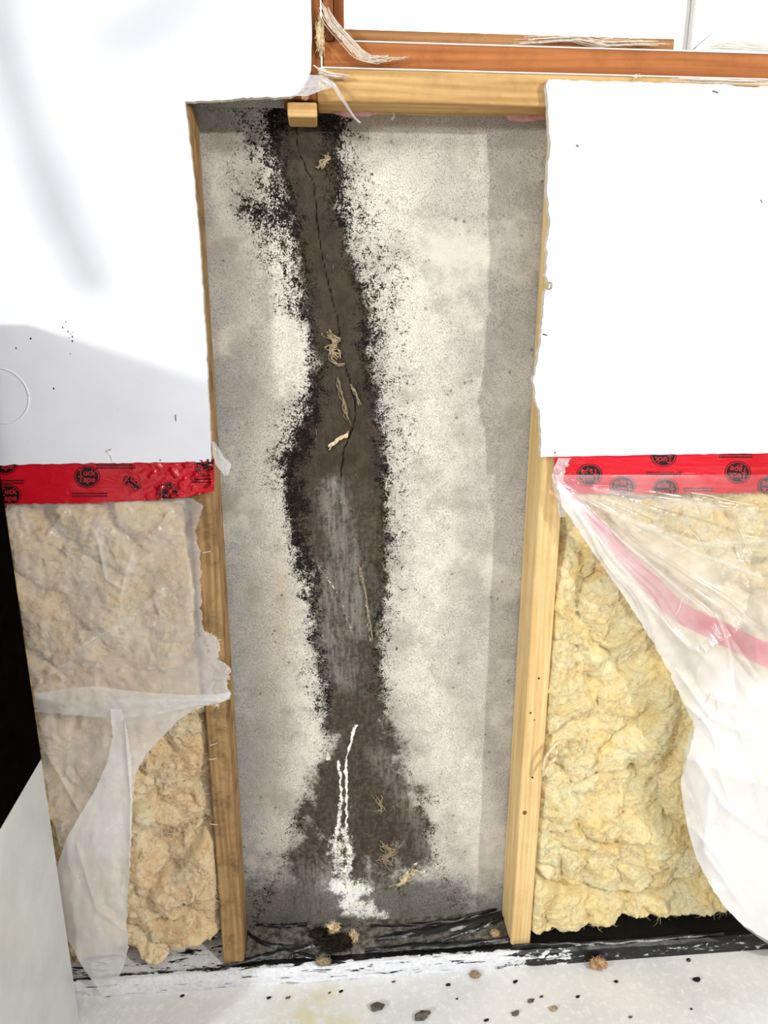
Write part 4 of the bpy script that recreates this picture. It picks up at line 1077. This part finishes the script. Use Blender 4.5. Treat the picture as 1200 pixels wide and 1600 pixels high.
# crumbs on the floor
def crumb(px, py, r, mat, label, group, seed):
    c = PZ(px, py, FZ); rr = random.Random(seed)
    bm = bmesh.new(); bmesh.ops.create_icosphere(bm, subdivisions=2, radius=r)
    for v in bm.verts:
        v.co = Vector((v.co.x*1.3+v.co.y*0.3, v.co.y*0.8, v.co.z*0.5))*(1+0.45*float(fbm(np.array([v.co.x/r+seed]), np.array([v.co.y/r+v.co.z/r]), seed, 3)[0]))
    zm = min(v.co.z for v in bm.verts)
    for v in bm.verts: v.co += Vector((c[0], c[1], FZ-zm))
    return tag(bm_obj('floor_crumb', bm, mat), label, 'crumb', group)
big = [(590, 1576, .0105, 'pebble', 'grey mortar crumb on the floor below the black clump'), (660, 1590, .0105, 'pebble', 'grey mortar crumb on the floor near the bottom edge, right of centre'),
       (1088, 1532, .0055, 'char', 'black crumb on the bare floor at right'), (829, 1565, .005, 'pebble', 'dark grey crumb on the floor below the pale pine stud'),
       (805, 1585, .006, 'pebble', 'grey crumb near the bottom edge below the pale pine stud'), (866, 1578, .006, 'wisp', 'tan crumb on the floor right of the grey crumbs')]
for i, (a, b, r, m, l) in enumerate(big): crumb(a, b, r, M[m], l, None, i)
spots = [(515, 1552), (533, 1550), (714, 1561), (846, 1558), (903, 1558), (1080, 1577), (1076, 1502), (805, 1535), (420, 1560), (450, 1560), (963, 1535), (1075, 1500), (615, 1535), (700, 1540), (760, 1595), (985, 1590), (285, 1557)]
for i, (a, b) in enumerate(spots): crumb(a, b, random.uniform(.0018, .0036), M['char' if i % 3 else 'pebble'], 'tiny dark crumb scattered on the pale floor', 'tiny floor crumbs', 40+i)

# ================================================================ window corner: torn film, fibre strands, pink slivers
tf = empty('torn_film', tuple(PX(490, 130, -0.01))); tag(tf, 'torn plastic scrap with a long tail hanging at the notched drywall corner', 'plastic scrap')
def y_t(px, py): return -0.016-0.006*np.abs(fbm(px*0.06, py*0.06, 3, 3))
loft_rows('scrap', [(117, 484, 500), (122, 480, 512), (130, 475, 520), (136, 470, 522), (142, 462, 500), (150, 455, 482)], 30, 24, y_t, M['plastic'], tf, 0.55, 1.5, 2, 31)
tl = smooth_path([(505, 124), (520, 132), (532, 150), (545, 170), (554, 184), (563, 192)], 6); V = []
for i, (a, b) in enumerate(tl):
    w = np.interp(i, [0, 8, 20, len(tl)-1], [9, 6, 3, 3.5])
    for j in range(4):
        s = (j/3-0.5)*w; V.append(PX(a+s, b-s*0.5, -0.02-0.003*math.sin(j*1.5+i*0.2)))
pyd('tail', V, grid_faces(4, len(tl)), M['plastic'], tf, True, dict(milk=[0.6]*len(V)))
sc = empty('film_scrap', tuple(PX(345, 715, -0.01))); tag(sc, 'small clear plastic scrap sticking out beside the left drywall corner', 'plastic scrap')
loft_rows('scrap', [(690, 331, 335), (700, 332, 342), (715, 333, 350), (724, 336, 361), (732, 342, 360), (743, 350, 357)], 16, 20, lambda px, py: -0.012-0.004*np.abs(fbm(px*0.08, py*0.08, 12, 3)), M['plastic'], sc, 0.5, 1, 1, 33)

def strands(name, pts, n, spread0, spread1, Y, label, seed, rad=0.00045, cat='fibre strand'):
    rr = random.Random(seed); parts = []
    base = smooth_path(pts, 6); m = len(base)
    for k in range(n):
        ox, oy = rr.gauss(0, 1), rr.gauss(0, 1); s = rr.randrange(0, m//3+1); e = rr.randrange(m*2//3, m)
        q = []
        for i in range(s, e+1):
            u = i/(m-1); sp = spread0+(spread1-spread0)*u
            q.append(PX(base[i][0]+ox*sp+rr.gauss(0, .35), base[i][1]+oy*sp*0.7+rr.gauss(0, .35), Y-0.004*abs(ox)))
        if len(q) > 1: parts.append(tube(q, rad*rr.uniform(0.5, 1.2), 4))
    V, F = merge(parts)
    return tag(pyd(name, V, F, M['fibre'], None, True), label, cat)
strands('fibre_strand', [(506, 8), (515, 30), (530, 50), (548, 70), (566, 88), (585, 95), (610, 92)], 60, 4.0, 5.0, -0.008, 'white glass fibre strands trailing across the left corner of the window', 1)
strands('fibre_strand', [(560, 92), (590, 90), (615, 92), (640, 90)], 10, 2.5, 2, -0.006, 'fine white fibres ending the trail on the orange sill', 2, 0.0003)
strands('fibre_strand', [(800, 66), (850, 62), (900, 60), (940, 68), (990, 66), (1036, 66)], 24, 4.5, 5.5, 0.014, 'cobweb of white fibres along the lower edge of the left window pane', 3, 0.0004)
strands('fibre_strand', [(1090, 70), (1140, 66), (1200, 70), (1260, 68)], 10, 4, 4, 0.010, 'faint white fibres on the white window sash rail', 4, 0.0003)
strands('fibre_strand', [(495, 105), (505, 112), (520, 117), (545, 119)], 16, 3.0, 1.5, -0.008, 'white shreds at the left end of the pine plate', 5, 0.0008)
strands('fibre_strand', [(985, 118), (995, 121), (1000, 118)], 5, 3.0, 3, -0.004, 'little pale shreds under the orange sill', 6, 0.0004)
strands('fibre_strand', [(1050, 123), (1100, 125), (1150, 127), (1210, 129)], 16, 3.0, 3, -0.010, 'white crumbly shreds in the gap above the right drywall', 7, 0.0007)
tag(lump('wool_tuft', PX(500, 55, -0.004), 0.011, M['cream'], 21, (0.6, 0.5, 2.4)), 'narrow insulation tuft stuffed beside the window frame', 'insulation tuft')
tag(lump('wool_tuft', PX(477, 153, 0.0)+np.array([0, -0.004, 0]), 0.006, M['tan'], 22, (1.0, 0.5, 0.7)), 'small orange tuft on top of the sawn wood block', 'insulation tuft')
tag(lump('foam_sliver', PX(553, 175, 0.066), 0.018, M['pink'], 23, (1.7, 0.4, 0.35), 0.3, 0), 'pink foam sliver under the left end of the pine plate', 'foam')
tag(lump('foam_sliver', PX(828, 180, 0.066), 0.02, M['pink'], 24, (1.8, 0.4, 0.4), 0.3, 0), 'pink foam sliver under the right end of the pine plate', 'foam')
strands('fibre_strand', [(613, 172), (616, 180), (612, 188)], 3, 0.6, 0.6, 0.06, 'short white curl hanging under the pine plate', 8, 0.0009)

# ================================================================ cabinet at the left edge
xa = PX(65, 1185, -0.062)[0]
cab = empty('tall_cabinet', (xa-0.28, -0.2, FZ)); tag(cab, 'tall cabinet at the left edge, black upper side over a pale grey lower side', 'cabinet')
zs_ = PX(65, 1185, -0.062)[2]
CD = -0.33
bm_obj('lower_body', box_bm(xa-0.55, xa, CD, -0.062, FZ+0.0005, zs_-0.001, 0.002, 2), M['palepanel'], cab)
bm_obj('upper_body', box_bm(xa-0.55, xa+0.0005, CD, -0.062, zs_, 1.161, 0.002, 2), M['blackpanel'], cab)

# cable loops hanging at the left, out of frame; their soft shadows cross the drywall
LA = np.array([-3.05, -3.2, 2.05])
def hang(pts, t, rad, label):
    q = [PX(a, b, YD) for a, b in smooth_path(pts, 6)]
    q = [p+(LA-p)*t for p in q]
    V, F = tube(q, rad, 8); tag(pyd('hanging_cable', V, F, M['cable'], None, True), label, 'cable')
hang([(-60, -260), (-10, -80), (0, 40), (35, 170), (70, 270), (110, 370), (150, 450)], 0.12, 0.019, 'grey cable hanging down left of the camera')
hang([(150, 85), (190, 60), (240, 30), (310, -10), (420, -80), (600, -260)], 0.19, 0.02, 'grey cable looping up towards the ceiling left of the camera')
